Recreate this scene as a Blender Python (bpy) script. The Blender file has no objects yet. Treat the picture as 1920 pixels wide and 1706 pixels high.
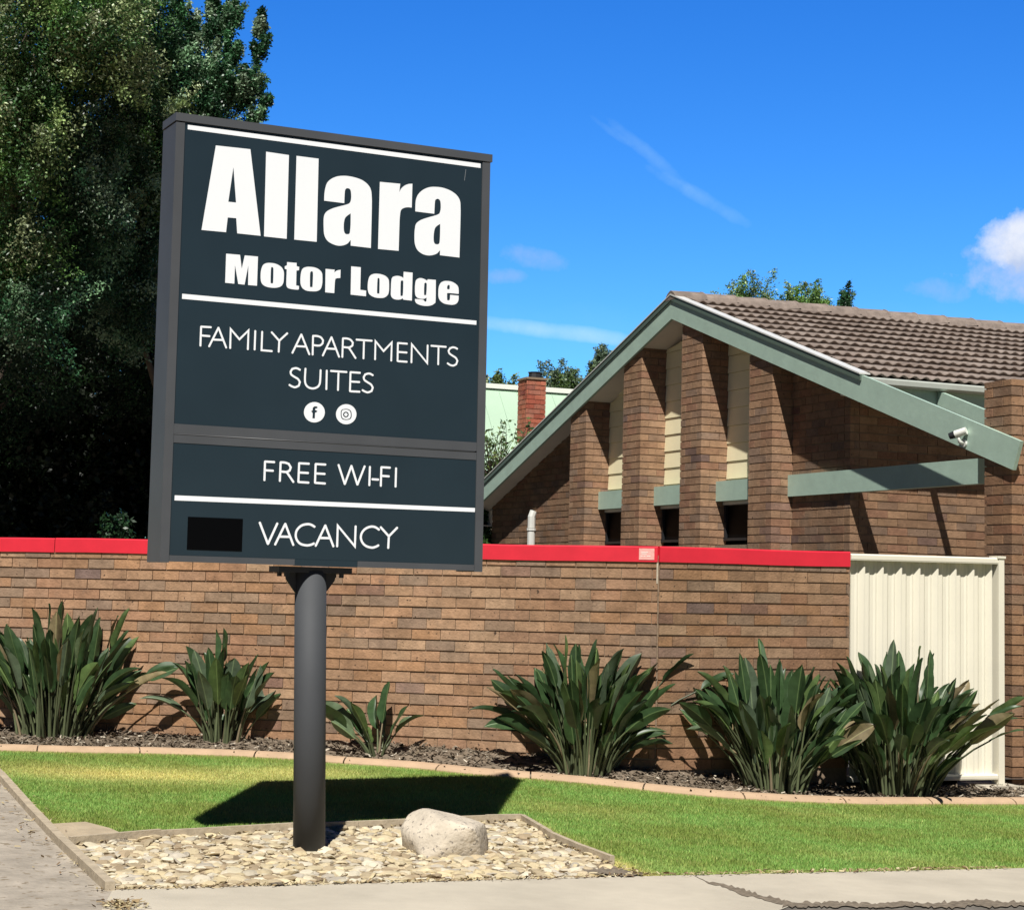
import bpy, math, random
import numpy as np
from mathutils import Vector, Matrix
from mathutils.geometry import delaunay_2d_cdt

S = bpy.context.scene
COL = S.collection
rnd = random.Random(7)
RN = np.random.default_rng(11)

# ------------------------------------------------------------------ camera
EYE = 1.5
FPX, CX, CY = 3379.96, 673.38, 752.76            # focal length and principal point, in pixels of a 1920 wide frame
PITCH, ROLL = 0.10341, 0.03514
cp_, sp_, cr_, sr_ = math.cos(PITCH), math.sin(PITCH), math.cos(ROLL), math.sin(ROLL)
F_ = np.array([0, cp_, sp_]); R0 = np.array([1., 0, 0]); U0 = np.array([0, -sp_, cp_])
R_ = R0 * cr_ + U0 * sr_; U_ = U0 * cr_ - R0 * sr_
cam = bpy.data.cameras.new('camera'); camo = bpy.data.objects.new('camera', cam); COL.objects.link(camo)
camo.matrix_world = Matrix(((R_[0], U_[0], -F_[0], 0), (R_[1], U_[1], -F_[1], 0), (R_[2], U_[2], -F_[2], EYE), (0, 0, 0, 1)))
cam.sensor_fit = 'HORIZONTAL'; cam.sensor_width = 36; cam.lens = 36 * FPX / 1920
cam.shift_x = (960 - CX) / 1920; cam.shift_y = -(853 - CY) / 1920
cam.clip_end = 2000; cam.clip_start = 0.1
S.camera = camo

# ------------------------------------------------------------------ light
SUN_TRAVEL = Vector((0.142, 0.722, -1.0)).normalized()
sun = bpy.data.lights.new('sun', 'SUN'); sun.energy = 5.0; sun.angle = math.radians(0.53); sun.color = (1, 0.965, 0.90)
suno = bpy.data.objects.new('sun', sun); COL.objects.link(suno)
suno.rotation_euler = SUN_TRAVEL.to_track_quat('-Z', 'Y').to_euler()
SUN_EL = math.asin(-SUN_TRAVEL.z)
SUN_AZ = math.atan2(-SUN_TRAVEL.x, -SUN_TRAVEL.y)

S.view_settings.view_transform = 'Standard'; S.view_settings.look = 'None'
S.view_settings.gamma = 1; S.view_settings.exposure = 0.25
S.render.engine = 'CYCLES'
try:
    S.cycles.max_bounces = 6; S.cycles.diffuse_bounces = 2; S.cycles.glossy_bounces = 3; S.cycles.transparent_max_bounces = 8
except Exception: pass

def ray(px, py): return F_ + R_ * ((px - CX) / FPX) - U_ * ((py - CY) / FPX)
def atz(px, py, z): d = ray(px, py); p = d * ((z - EYE) / d[2]); return np.array([p[0], p[1], z])
def aty(px, py, y): d = ray(px, py); p = d * (y / d[1]); return np.array([p[0], p[1], p[2] + EYE])

world = bpy.data.worlds.new('World'); S.world = world; world.use_nodes = True
def build_world():
    nt = world.node_tree; N = nt.nodes; L = nt.links; N.clear()
    out = N.new('ShaderNodeOutputWorld'); bg = N.new('ShaderNodeBackground'); bg.inputs['Strength'].default_value = 0.10
    sky = N.new('ShaderNodeTexSky'); sky.sky_type = 'NISHITA'; sky.sun_disc = False
    sky.sun_elevation = SUN_EL; sky.sun_rotation = SUN_AZ; sky.air_density = 1.0; sky.dust_density = 0.0; sky.ozone_density = 4.0
    hs = N.new('ShaderNodeHueSaturation'); hs.inputs['Hue'].default_value = 0.516; hs.inputs['Saturation'].default_value = 1.35; hs.inputs['Value'].default_value = 1.25
    L.new(sky.outputs[0], hs.inputs['Color'])
    tc = N.new('ShaderNodeTexCoord')
    def M(op, a, b=None, c=None):
        n = N.new('ShaderNodeMath'); n.operation = op
        for i, x in enumerate((a, b, c)):
            if x is None: continue
            if isinstance(x, (int, float)): n.inputs[i].default_value = x
            else: L.new(x, n.inputs[i])
        return n.outputs[0]
    def dot(vec):
        n = N.new('ShaderNodeVectorMath'); n.operation = 'DOT_PRODUCT'; L.new(tc.outputs['Generated'], n.inputs[0]); n.inputs[1].default_value = tuple(vec)
        return n.outputs['Value']
    # sky dimmed overhead and behind the viewer to deepen shadows, kept bright ahead
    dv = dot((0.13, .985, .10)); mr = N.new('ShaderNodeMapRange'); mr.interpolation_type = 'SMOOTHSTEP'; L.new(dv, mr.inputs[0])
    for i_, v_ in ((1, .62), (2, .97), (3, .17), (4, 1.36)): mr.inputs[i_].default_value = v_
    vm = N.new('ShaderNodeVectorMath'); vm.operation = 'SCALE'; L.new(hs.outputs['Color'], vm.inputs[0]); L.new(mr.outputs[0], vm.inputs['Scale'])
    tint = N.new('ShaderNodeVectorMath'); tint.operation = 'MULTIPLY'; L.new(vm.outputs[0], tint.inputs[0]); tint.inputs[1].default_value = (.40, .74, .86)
    cur = tint.outputs[0]
    # direction of each cloud, half length, half thickness (radians), tilt, noise scale, softness, opacity, colour
    clouds = [((1040, 621), .060, .0050, -.105, 45, 1.6, .85, (4.4, 6.9, 8.7), 1.7),
              ((1130, 640), .030, .0022, -.10, 60, 1.6, .45, (3.6, 6.2, 8.6), 2.0),
              ((1215, 288), .034, .0040, -.70, 60, 2.2, .42, (3.0, 5.4, 8.4), 2.0),
              ((1310, 368), .036, .0042, -.52, 60, 2.4, .48, (3.2, 5.6, 8.5), 2.2),
              ((1150, 250), .016, .0022, -.62, 60, 2.0, .25, (2.8, 5.2, 8.3), 2.0),
              ((1000, 482), .024, .0062, -.2, 70, 1.3, .55, (2.9, 4.5, 7.2), 3.2),
              ((945, 518), .012, .0045, 0, 70, 1.3, .5, (2.9, 4.5, 7.2), 3.2),
              ((1765, 545), .017, .0065, -.1, 70, 1.4, .45, (3.3, 4.7, 7.4), 3.2),
              ((1945, 480), .043, .0235, .15, 38, .9, .86, (5.0, 5.6, 7.0), 2.6),
              ((1915, 440), .026, .0145, .35, 55, 1.0, .85, (7.4, 7.7, 8.5), 2.8),
              ((1500, 640), .2, .02, -.03, 20, 1.5, .10, (3, 6, 8.5), 3.2)]
    for (px, py), sx, sy, ang, nsc, soft, op, colr, namp_ in clouds:
        c = ray(px, py); c = c / np.linalg.norm(c)
        a0 = np.cross(c, [0, 0, 1.]); a0 /= np.linalg.norm(a0); b0 = np.cross(a0, c)
        a = a0 * math.cos(ang) + b0 * math.sin(ang); b = b0 * math.cos(ang) - a0 * math.sin(ang)
        dc = dot(c); x = M('DIVIDE', dot(a), dc); y = M('DIVIDE', dot(b), dc)
        nz = N.new('ShaderNodeTexNoise'); L.new(tc.outputs['Generated'], nz.inputs['Vector']); nz.inputs['Scale'].default_value = nsc
        nz.inputs['Detail'].default_value = 7; nz.inputs['Roughness'].default_value = .62
        x = M('DIVIDE', x, sx); y = M('DIVIDE', y, sy)
        r2 = M('ADD', M('MULTIPLY', x, x), M('MULTIPLY', y, y))
        v = M('SUBTRACT', 1.0, r2)
        v = M('ADD', v, M('MULTIPLY', M('SUBTRACT', nz.outputs['Fac'], .5), namp_))
        v = M('DIVIDE', v, soft)
        v = M('MINIMUM', M('MAXIMUM', v, 0), 1)
        front = M('GREATER_THAN', dc, 0.3)
        v = M('MULTIPLY', M('MULTIPLY', v, front), op)
        mx = N.new('ShaderNodeMix'); mx.data_type = 'RGBA'; L.new(v, mx.inputs[0]); L.new(cur, mx.inputs[6]); mx.inputs[7].default_value = (*colr, 1)
        cur = mx.outputs[2]
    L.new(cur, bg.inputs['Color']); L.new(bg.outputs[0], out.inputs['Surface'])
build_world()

# ------------------------------------------------------------------ helpers
def tag(o, label=None, cat=None, group=None, kind=None):
    if label: o['label'] = label
    if cat: o['category'] = cat
    if group: o['group'] = group
    if kind: o['kind'] = kind
    return o
def empty(name, loc, label, cat, group=None):
    o = bpy.data.objects.new(name, None); COL.objects.link(o); o.location = loc; o.empty_display_size = .1
    return tag(o, label, cat, group)
def base_of(o):
    p = Vector((0, 0, 0))
    while o is not None: p += Vector(o.location); o = o.parent
    return p

class MB:
    def __init__(s): s.v = []; s.f = []; s.c = []; s.m = []
    def add(s, vs, fs, col=(1, 1, 1), mi=0):
        b = len(s.v); s.v += [tuple(map(float, p)) for p in vs]
        for f in fs: s.f.append(tuple(b + i for i in f)); s.c.append(col); s.m.append(mi)
    def hexa(s, p, col=(1, 1, 1), mi=0):      # p: 4 bottom points, 4 top points
        s.add(p, [(3, 2, 1, 0), (4, 5, 6, 7), (0, 1, 5, 4), (1, 2, 6, 5), (2, 3, 7, 6), (3, 0, 4, 7)], col, mi)
    def tube(s, pts, rad, n=8, col=(1, 1, 1), mi=0, cap=True):
        pts = [np.array(p, float) for p in pts]; rings = []
        for i, p in enumerate(pts):
            d = pts[min(i + 1, len(pts) - 1)] - pts[max(i - 1, 0)]; d /= np.linalg.norm(d) + 1e-9
            a = np.cross(d, [0, 0, 1.]) if abs(d[2]) < .9 else np.cross(d, [1., 0, 0]); a /= np.linalg.norm(a); b = np.cross(d, a)
            r = rad[i] if hasattr(rad, '__len__') else rad
            rings.append([p + (a * math.cos(t) + b * math.sin(t)) * r for t in [2 * math.pi * k / n for k in range(n)]])
        vs = [q for r in rings for q in r]; fs = []
        for i in range(len(pts) - 1):
            for k in range(n): fs.append((i * n + k, i * n + (k + 1) % n, (i + 1) * n + (k + 1) % n, (i + 1) * n + k))
        if cap: fs += [tuple(range(n - 1, -1, -1)), tuple((len(pts) - 1) * n + k for k in range(n))]
        s.add(vs, fs, col, mi)
    def build(s, name, mats, parent=None, smooth=False):
        off = base_of(parent) if parent else Vector((0, 0, 0))
        me = bpy.data.meshes.new(name)
        me.from_pydata([(a - off.x, b - off.y, c - off.z) for a, b, c in s.v], [], s.f)
        for m in (mats if isinstance(mats, (list, tuple)) else [mats]): me.materials.append(m)
        me.polygons.foreach_set('material_index', s.m)
        ca = me.color_attributes.new('Col', 'FLOAT_COLOR', 'CORNER')
        arr = np.ones((len(me.loops), 4), np.float32); k = 0
        cnt = np.array([len(f) for f in s.f]); arr[:, :3] = np.repeat(np.array(s.c, np.float32).reshape(-1, 3), cnt, axis=0)
        ca.data.foreach_set('color', arr.ravel())
        if smooth: me.polygons.foreach_set('use_smooth', [True] * len(me.polygons))
        me.update()
        o = bpy.data.objects.new(name, me); COL.objects.link(o)
        if parent: o.parent = parent
        return o

def fast_mesh(name, verts, nper, cols, mat, parent=None, smooth=False):
    """verts (n*nper,3): n separate polygons of nper corners each; cols (n,3)"""
    off = base_of(parent) if parent else Vector((0, 0, 0))
    V = np.asarray(verts, np.float32).reshape(-1, 3) - np.array(off, np.float32); n = len(V) // nper
    me = bpy.data.meshes.new(name); me.vertices.add(len(V)); me.vertices.foreach_set('co', V.ravel())
    me.loops.add(len(V)); me.loops.foreach_set('vertex_index', np.arange(len(V), dtype=np.int32))
    me.polygons.add(n); me.polygons.foreach_set('loop_start', np.arange(0, len(V), nper, dtype=np.int32))
    me.materials.append(mat); me.update(calc_edges=True)
    ca = me.color_attributes.new('Col', 'FLOAT_COLOR', 'CORNER')
    c = np.ones((n, 4), np.float32); c[:, :3] = cols; ca.data.foreach_set('color', np.repeat(c, nper, axis=0).ravel())
    if smooth: me.polygons.foreach_set('use_smooth', np.ones(n, bool))
    me.validate(); me.update()
    o = bpy.data.objects.new(name, me); COL.objects.link(o)
    if parent: o.parent = parent
    return o

# ------------------------------------------------------------------ materials
def mat(name, col=(1, 1, 1), rough=.8, attr=False, nscale=0, namp=.2, bump=0, bscale=40, metal=0, spec=.5, detail=4, speck=None, trans=0):
    m = bpy.data.materials.new(name); m.use_nodes = True; nt = m.node_tree; N = nt.nodes; L = nt.links
    b = N['Principled BSDF']; b.inputs['Roughness'].default_value = rough; b.inputs['Metallic'].default_value = metal
    b.inputs['Specular IOR Level'].default_value = spec
    tc = N.new('ShaderNodeTexCoord')
    rgb = N.new('ShaderNodeRGB'); rgb.outputs[0].default_value = (*col, 1); cur = rgb.outputs[0]
    def mixc(t, fac, a, bb):
        x = N.new('ShaderNodeMix'); x.data_type = 'RGBA'; x.blend_type = t
        if isinstance(fac, (int, float)): x.inputs[0].default_value = fac
        else: L.new(fac, x.inputs[0])
        L.new(a, x.inputs[6])
        if isinstance(bb, tuple): x.inputs[7].default_value = bb
        else: L.new(bb, x.inputs[7])
        return x.outputs[2]
    if attr:
        at = N.new('ShaderNodeAttribute'); at.attribute_name = 'Col'; cur = mixc('MULTIPLY', 1.0, cur, at.outputs['Color'])
    if nscale:
        nz = N.new('ShaderNodeTexNoise'); L.new(tc.outputs['Object'], nz.inputs['Vector']); nz.inputs['Scale'].default_value = nscale; nz.inputs['Detail'].default_value = detail
        nz.inputs['Roughness'].default_value = .65
        mr = N.new('ShaderNodeMapRange'); L.new(nz.outputs['Fac'], mr.inputs[0]); mr.inputs[1].default_value = .25; mr.inputs[2].default_value = .75
        mr.inputs[3].default_value = 1 - namp; mr.inputs[4].default_value = 1 + namp
        cur = mixc('MULTIPLY', 1.0, cur, mr.outputs[0])
    if name == 'brick':
        cur = mixc('MULTIPLY', 1.0, cur, (0.99, .965, .95, 1))
        nz = N.new('ShaderNodeTexNoise'); L.new(tc.outputs['Object'], nz.inputs['Vector']); nz.inputs['Scale'].default_value = 6.5; nz.inputs['Detail'].default_value = 6; nz.inputs['Roughness'].default_value = .7
        mr = N.new('ShaderNodeMapRange'); L.new(nz.outputs['Fac'], mr.inputs[0]); mr.inputs[1].default_value = .3; mr.inputs[2].default_value = .7; mr.inputs[3].default_value = .72; mr.inputs[4].default_value = 1.22
        cur = mixc('MULTIPLY', 1.0, cur, mr.outputs[0])
        for sc_, lo_, hi_, col_, k_ in ((1.3, .52, .82, (.44, .345, .25), .38), (8.5, .60, .78, (.085, .078, .075), .55), (2.6, .62, .80, (.12, .09, .07), .5)):
            nz = N.new('ShaderNodeTexNoise'); L.new(tc.outputs['Object'], nz.inputs['Vector']); nz.inputs['Scale'].default_value = sc_; nz.inputs['Detail'].default_value = 7; nz.inputs['Roughness'].default_value = .68
            mr = N.new('ShaderNodeMapRange'); L.new(nz.outputs['Fac'], mr.inputs[0]); mr.inputs[1].default_value = lo_; mr.inputs[2].default_value = hi_; mr.inputs[3].default_value = 0; mr.inputs[4].default_value = k_
            cur = mixc('MIX', mr.outputs[0], cur, (*col_, 1))
    if speck:
        sc, th, scol = speck
        nz = N.new('ShaderNodeTexNoise'); L.new(tc.outputs['Object'], nz.inputs['Vector']); nz.inputs['Scale'].default_value = sc; nz.inputs['Detail'].default_value = 3
        mr = N.new('ShaderNodeMapRange'); L.new(nz.outputs['Fac'], mr.inputs[0]); mr.inputs[1].default_value = th; mr.inputs[2].default_value = th + .06
        cur = mixc('MIX', mr.outputs[0], cur, (*scol, 1))
    L.new(cur, b.inputs['Base Color'])
    if bump:
        nb = N.new('ShaderNodeTexNoise'); L.new(tc.outputs['Object'], nb.inputs['Vector']); nb.inputs['Scale'].default_value = bscale; nb.inputs['Detail'].default_value = 5
        bm = N.new('ShaderNodeBump'); bm.inputs['Strength'].default_value = bump; bm.inputs['Distance'].default_value = .01
        L.new(nb.outputs['Fac'], bm.inputs['Height']); L.new(bm.outputs[0], b.inputs['Normal'])
    if trans:
        td = N.new('ShaderNodeBsdfTranslucent'); L.new(cur, td.inputs['Color']); ms = N.new('ShaderNodeMixShader'); ms.inputs[0].default_value = trans
        L.new(b.outputs[0], ms.inputs[1]); L.new(td.outputs[0], ms.inputs[2]); L.new(ms.outputs[0], N['Material Output'].inputs['Surface'])
    return m

M_brick = mat('brick', (1, 1, 1), .9, attr=True, nscale=22, namp=.16, bump=.5, bscale=60, spec=.15, speck=(38, .665, (.075, .05, .035)))
M_mortar = mat('mortar', (.27, .20, .14), .95, nscale=30, namp=.2, bump=.4, spec=.1)
M_red = mat('red_metal_cap', (.68, .024, .045), .42, nscale=5, namp=.10, detail=8, bump=.12, bscale=4, speck=(90, .73, (.45, .05, .05)))
M_signframe = mat('sign_frame_grey', (.078, .083, .090), .42, nscale=3, namp=.10, detail=2)
M_signpanel = mat('sign_panel_slate', (.019, .034, .045), .3, nscale=2, namp=.08, detail=2)
M_post = mat('post_grey', (.050, .054, .060), .72, nscale=3, namp=.08)
M_white = mat('white_vinyl', (.92, .955, .985), .45)
M_black = mat('black_gloss', (.002, .002, .0025), .25, spec=.12)
M_darksteel = mat('dark_steel', (.02, .021, .024), .5)
M_green = mat('green_paint', (.41, .545, .45), .5, nscale=5, namp=.10, bump=.12, bscale=25)
M_cream = mat('cream_boards', (.92, .83, .55), .6, nscale=6, namp=.05)
M_soffit = mat('soffit_lining', (.84, .74, .62), .75, nscale=4, namp=.06)
M_trim = mat('white_flashing', (.66, .66, .62), .4, nscale=9, namp=.08)
M_glass = mat('window_glass', (.003, .0035, .004), .4, spec=.06)
M_tile = mat('roof_tile', (.238, .193, .165), .85, attr=True, nscale=9, namp=.35, bump=.4, bscale=50, spec=.2)
M_gutter = mat('gutter_metal', (.50, .53, .48), .32, nscale=4, namp=.08)
M_fence = mat('cream_steel_sheet', (.79, .745, .61), .45, nscale=2, namp=.04)
M_concrete = mat('concrete', (.50, .45, .36), .9, nscale=1.6, namp=.16, bump=.25, bscale=90, spec=.2, speck=(70, .73, (.30, .25, .19)))
M_drive = mat('driveway', (.37, .325, .265), .95, nscale=4.5, namp=.32, bump=.8, bscale=28, spec=.12, detail=8, speck=(17, .60, (.25, .205, .15)))
M_asphalt = mat('asphalt', (.15, .135, .115), .95, nscale=9, namp=.5, bump=.6, bscale=60, spec=.2)
M_soil = mat('soil', (.26, .20, .13), .95, nscale=8, namp=.35, bump=.6, bscale=50, spec=.1)
M_lawnbase = mat('lawn_soil', (.20, .27, .07), .95, attr=True, nscale=5, namp=.25, bump=.4, spec=.1)
M_grass = mat('grass_blades', (1, 1, 1), .6, attr=True, spec=.25, trans=.3)
M_gravel = mat('gravel_stone', (1, 1, 1), .9, attr=True, nscale=25, namp=.12, bump=.3, bscale=60, spec=.2)
M_mulch = mat('bark_mulch', (1, 1, 1), .95, attr=True, nscale=25, namp=.3, bump=.5, spec=.15)
M_kerb = mat('terracotta_concrete', (.49, .345, .225), .9, nscale=6, namp=.14, bump=.25, bscale=80, spec=.2, speck=(40, .70, (.36, .25, .16)))
M_timber = mat('weathered_timber', (.43, .36, .26), .9, nscale=14, namp=.25, bump=.4, spec=.2)
M_rock = mat('granite', (.56, .49, .39), .9, nscale=5, namp=.25, bump=.9, bscale=38, spec=.25, speck=(48, .60, (.24, .21, .18)))
M_leaf = mat('tree_leaf', (1, 1, 1), .42, attr=True, spec=.5, trans=.18)
M_bark = mat('bark', (.11, .085, .062), .95, nscale=12, namp=.3, bump=.7)
M_strel = mat('strelitzia_leaf', (1, 1, 1), .42, attr=True, nscale=16, namp=.14, spec=.5, trans=.08)
M_palegreen = mat('pale_green_roof', (.40, .55, .41), .6, nscale=.7, namp=.07)
M_offwhite = mat('off_white_paint', (.78, .78, .72), .6)

# ------------------------------------------------------------------ terrain height
def pl(p, z=0): return atz(p[0], p[1], z)
PAVE = [atz(211, 1669, 0), atz(1204, 1643, 0), atz(1920, 1628, 0)]
_kerb_px = [(-140, 1407, .15), (0, 1408, .15), (140, 1412, .15), (293, 1414, .15), (450, 1419, .15), (560, 1425, .15), (616, 1430, .15), (771, 1440.5, .145), (887, 1452.5, .14), (999, 1461, .125),
            (1100, 1470, .11), (1213, 1483, .095), (1357, 1496.6, .07), (1484, 1504, .05), (1622, 1509, .035), (1824, 1509, .03), (1920, 1509, .03), (2100, 1507, .03), (2450, 1505, .03)]
KERB = [atz(a, b, z) for a, b, z in _kerb_px]
_px = np.array([p[0] for p in PAVE]); _py = np.array([p[1] for p in PAVE])
_kx = np.array([p[0] for p in KERB]); _ky = np.array([p[1] for p in KERB]); _kz = np.array([p[2] for p in KERB])
def lin(x, xs, ys):
    y = np.interp(x, xs, ys)
    y = np.where(x < xs[0], ys[0] + (x - xs[0]) * (ys[1] - ys[0]) / (xs[1] - xs[0]), y)
    return np.where(x > xs[-1], ys[-1] + (x - xs[-1]) * (ys[-1] - ys[-2]) / (xs[-1] - xs[-2]), y)
# front brick wall: two straight runs that meet at a joint
WJ = np.array([2.37, 14.05]); WA = np.array([-5.2, 14.05 + 7.57 * .307]); th = 0.32246
ed = np.array([math.cos(th), math.sin(th)]); gd = np.array([math.sin(th), -math.cos(th)])
WR = WJ + ed * 1.722
WE = WJ + ed * 3.15
_wx = np.array([WA[0], WJ[0], WE[0], WE[0] + 6]); _wy = np.array([WA[1], WJ[1], WE[1], WE[1] + 2.0]); _wz = np.array([.20, .20, .07, .03])
def hgt(x, y):
    x = np.asarray(x, float); y = np.asarray(y, float)
    yp = lin(x, _px, _py); ye = lin(x, _kx, _ky); ze = np.interp(x, _kx, _kz); yw = lin(x, _wx, _wy)
    zb = np.interp(x, [-4, -1.6, .5, 1.6, 2.4, 3.9, 5], [.20, .235, .275, .25, .19, .07, .06])
    t = np.clip((y - yp) / np.maximum(ye - yp, .3), 0, 1); t = t * t * (3 - 2 * t) * .5 + t * .5
    z = ze * t
    s = np.clip((y - ye - .10) / np.maximum(yw - ye - .10, .2), 0, 1)
    return np.where(y > ye, ze + (zb - ze) * s, z)
def ong(px, py, lift=0):
    d = ray(px, py); k = np.arange(6.0, 20.0, .01) / d[1]; P = d[None] * k[:, None]; P[:, 2] += EYE
    i = int(np.argmax(P[:, 2] < hgt(P[:, 0], P[:, 1])))
    return np.array([P[i, 0], P[i, 1], float(hgt(P[i, 0], P[i, 1])) + lift])

def sheet(name, poly, mats, lift, step=.12, zfn=None, noise=0, kind='structure', colfn=None, parent=None):
    """triangulated sheet over an outline (list of xy), following the terrain"""
    P = np.array([p[:2] for p in poly]); pts = []; n = len(P)
    for i in range(n):
        a, b = P[i], P[(i + 1) % n]; k = max(1, int(np.linalg.norm(b - a) / (step * 1.5)))
        for j in range(k): pts.append(a + (b - a) * j / k)
    nb = len(pts); edges = [(i, (i + 1) % nb) for i in range(nb)]
    bb = np.array(pts)
    gx = np.arange(P[:, 0].min(), P[:, 0].max(), step); gy = np.arange(P[:, 1].min(), P[:, 1].max(), step)
    X, Y = np.meshgrid(gx, gy); X = X.ravel() + RN.uniform(-.3, .3, X.size) * step; Y = Y.ravel() + RN.uniform(-.3, .3, Y.size) * step
    ins = inside(X, Y, bb)
    pts += [np.array(q) for q in zip(X[ins], Y[ins])]
    r = delaunay_2d_cdt([Vector((float(a[0]), float(a[1]))) for a in pts], edges, [], 1, 1e-5)
    vo = np.array([(v.x, v.y) for v in r[0]]); z = (zfn or hgt)(vo[:, 0], vo[:, 1]) + lift
    if noise: z = z + RN.uniform(-noise, noise, len(z))
    mb = MB(); mb.v = [(a, b, c) for (a, b), c in zip(vo.tolist(), z.tolist())]
    for f in r[2]:
        f = list(f); a, b, c = (np.array(mb.v[i]) for i in f[:3])
        if (b - a)[0] * (c - a)[1] - (b - a)[1] * (c - a)[0] < 0: f.reverse()
        mb.f.append(tuple(f)); cen = np.mean([mb.v[i] for i in f], axis=0)
        mb.c.append(tuple(colfn(cen)) if colfn else (1, 1, 1)); mb.m.append(0)
    o = mb.build(name, mats, parent, smooth=True)
    if kind: o['kind'] = kind
    return o
def inside(X, Y, poly):
    X = np.asarray(X); Y = np.asarray(Y); r = np.zeros(X.shape, bool); n = len(poly); j = n - 1
    for i in range(n):
        xi, yi = poly[i][:2]; xj, yj = poly[j][:2]
        with np.errstate(divide='ignore', invalid='ignore'):
            c = ((yi > Y) != (yj > Y)) & (X < (xj - xi) * (Y - yi) / (yj - yi + 1e-12) + xi)
        r ^= c; j = i
    return r

# ------------------------------------------------------------------ brickwork
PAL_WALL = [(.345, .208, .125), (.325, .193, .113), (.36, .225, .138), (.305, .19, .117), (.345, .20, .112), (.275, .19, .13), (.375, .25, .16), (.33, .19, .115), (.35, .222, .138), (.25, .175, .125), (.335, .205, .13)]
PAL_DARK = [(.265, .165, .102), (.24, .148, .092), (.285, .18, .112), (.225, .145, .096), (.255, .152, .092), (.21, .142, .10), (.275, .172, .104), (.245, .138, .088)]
def brick_col(pal, hue=1.0):
    c = rnd.choice(pal); k = rnd.uniform(.9, 1.09) * hue
    if rnd.random() < .03: c = tuple(q * .72 for q in c[:2]) + (c[2] * .86,)
    return tuple(x * k for x in c)
CH, BL, GAP, GV = .086, .24, .011, .005
def brick_run(mb, org, ud, nd, u0, u1, z0, z1, pal, depth=.06, phase=0., ztop=None, zshift=None, hue=None, endcut=(0, 0)):
    org = np.array(org, float); ud = np.array(ud, float); nd = np.array(nd, float); k = 0; z = z0
    while z < z1 - .01:
        a = u0 + (endcut[0] if k % 2 else 0); b1 = u1 - (endcut[1] if k % 2 else 0)
        u = a - BL + ((phase + (BL / 2 if k % 2 else 0)) % BL)
        while u < b1 - .005:
            s, t = max(u + GV / 2, a), min(u + BL - GV / 2, b1)
            if t - s > .025:
                zb, zt = z + rnd.uniform(-.0022, .0022), min(z + CH - GAP + rnd.uniform(-.003, .0015), z1)
                zs = zshift((s + t) / 2) if zshift else 0
                zsl, zsr = (zshift(s), zshift(t)) if zshift else (0, 0)
                za, zc = zt + zsl, zt + zsr
                if ztop: za = min(za, ztop(s)); zc = min(zc, ztop(t))
                if za > zb + zsl + .006 or zc > zb + zsr + .006:
                    za = max(za, zb + zsl + .003); zc = max(zc, zb + zsr + .003)
                    j = rnd.uniform(-.0030, .0022); f = org + nd * j; bk = org - nd * depth
                    pts = []
                    for zz in ((zb + zsl, zb + zsr), (za, zc)):
                        pts += [np.append((f + ud * s)[:2], zz[0]), np.append((f + ud * t)[:2], zz[1]), np.append((bk + ud * t)[:2], zz[1]), np.append((bk + ud * s)[:2], zz[0])]
                    mb.hexa(pts, brick_col(pal, hue((s + t) / 2, zb) if hue else 1.))
            u += BL
        z += CH; k += 1

# ================================================================== SETTING: ground, road, paths
far = [(-60, -5), (60, -5), (60, 130), (-60, 130)]
mb = MB()
gx = np.concatenate([[-400, -150, -60, -20], np.arange(-8, 12.1, .5), [20, 60, 150, 400]]); gy = np.concatenate([[-60, -5, 4], np.arange(7, 20.1, .5), [24, 40, 80, 200, 900]])
for y in gy:
    for x in gx: mb.v.append((x, y, float(hgt(np.clip(x, -6, 8), min(y, 18))) - .022))
nx = len(gx)
for j in range(len(gy) - 1):
    for i in range(nx - 1): mb.f.append((j * nx + i, j * nx + i + 1, (j + 1) * nx + i + 1, (j + 1) * nx + i)); mb.c.append((1, 1, 1)); mb.m.append(0)
mb.build('ground', M_soil)['kind'] = 'structure'

# pavement, road, driveway
pv_front = [ong(2300, 1702), ong(1920, 1694), ong(1840, 1691), ong(1790, 1696), ong(1700, 1694), ong(1640, 1697), ong(1560, 1694), ong(1480, 1700), ong(1450, 1712)]
nearL, nearM = (-1.05, 7.4), (.9, 7.9)
pave = [PAVE[0], PAVE[1], PAVE[2], (9.0, float(lin(9.0, _px, _py))), (9.0, 10.5)] + pv_front + [nearM, nearL]
sheet('pavement', [p[:2] for p in pave], M_concrete, .004, step=.2)
sheet('road', [(-6, 4), (9.4, 4), (9.4, 12.0), (5.5, 10.9), (3.0, 10.0), (1.2, 9.3), (-.5, 8.8), (-1.1, 7.2)], M_asphalt, .000, step=.25)
tA, tB = ong(-120, 1344), ong(198, 1673)
drv = [ong(-260, 1395), ong(-60, 1398), ong(0, 1461), ong(120, 1591), ong(212, 1668), (-.95, 7.4), (-1.2, 5), (-7, 5)]
sheet('driveway', [p[:2] for p in drv], M_drive, .002, step=.15)
sheet('unseen_dark_ground', [(-7, 17.0), (2.35, 14.30), (6.2, 15.7), (12, 17.7), (12, 40), (-14, 40)], mat('unseen_dark_seal', (.06, .058, .055), .95, nscale=6, namp=.3), .03, step=1.2)  # dark ground added out of view behind the wall, cutting bounce into shaded brick
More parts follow.
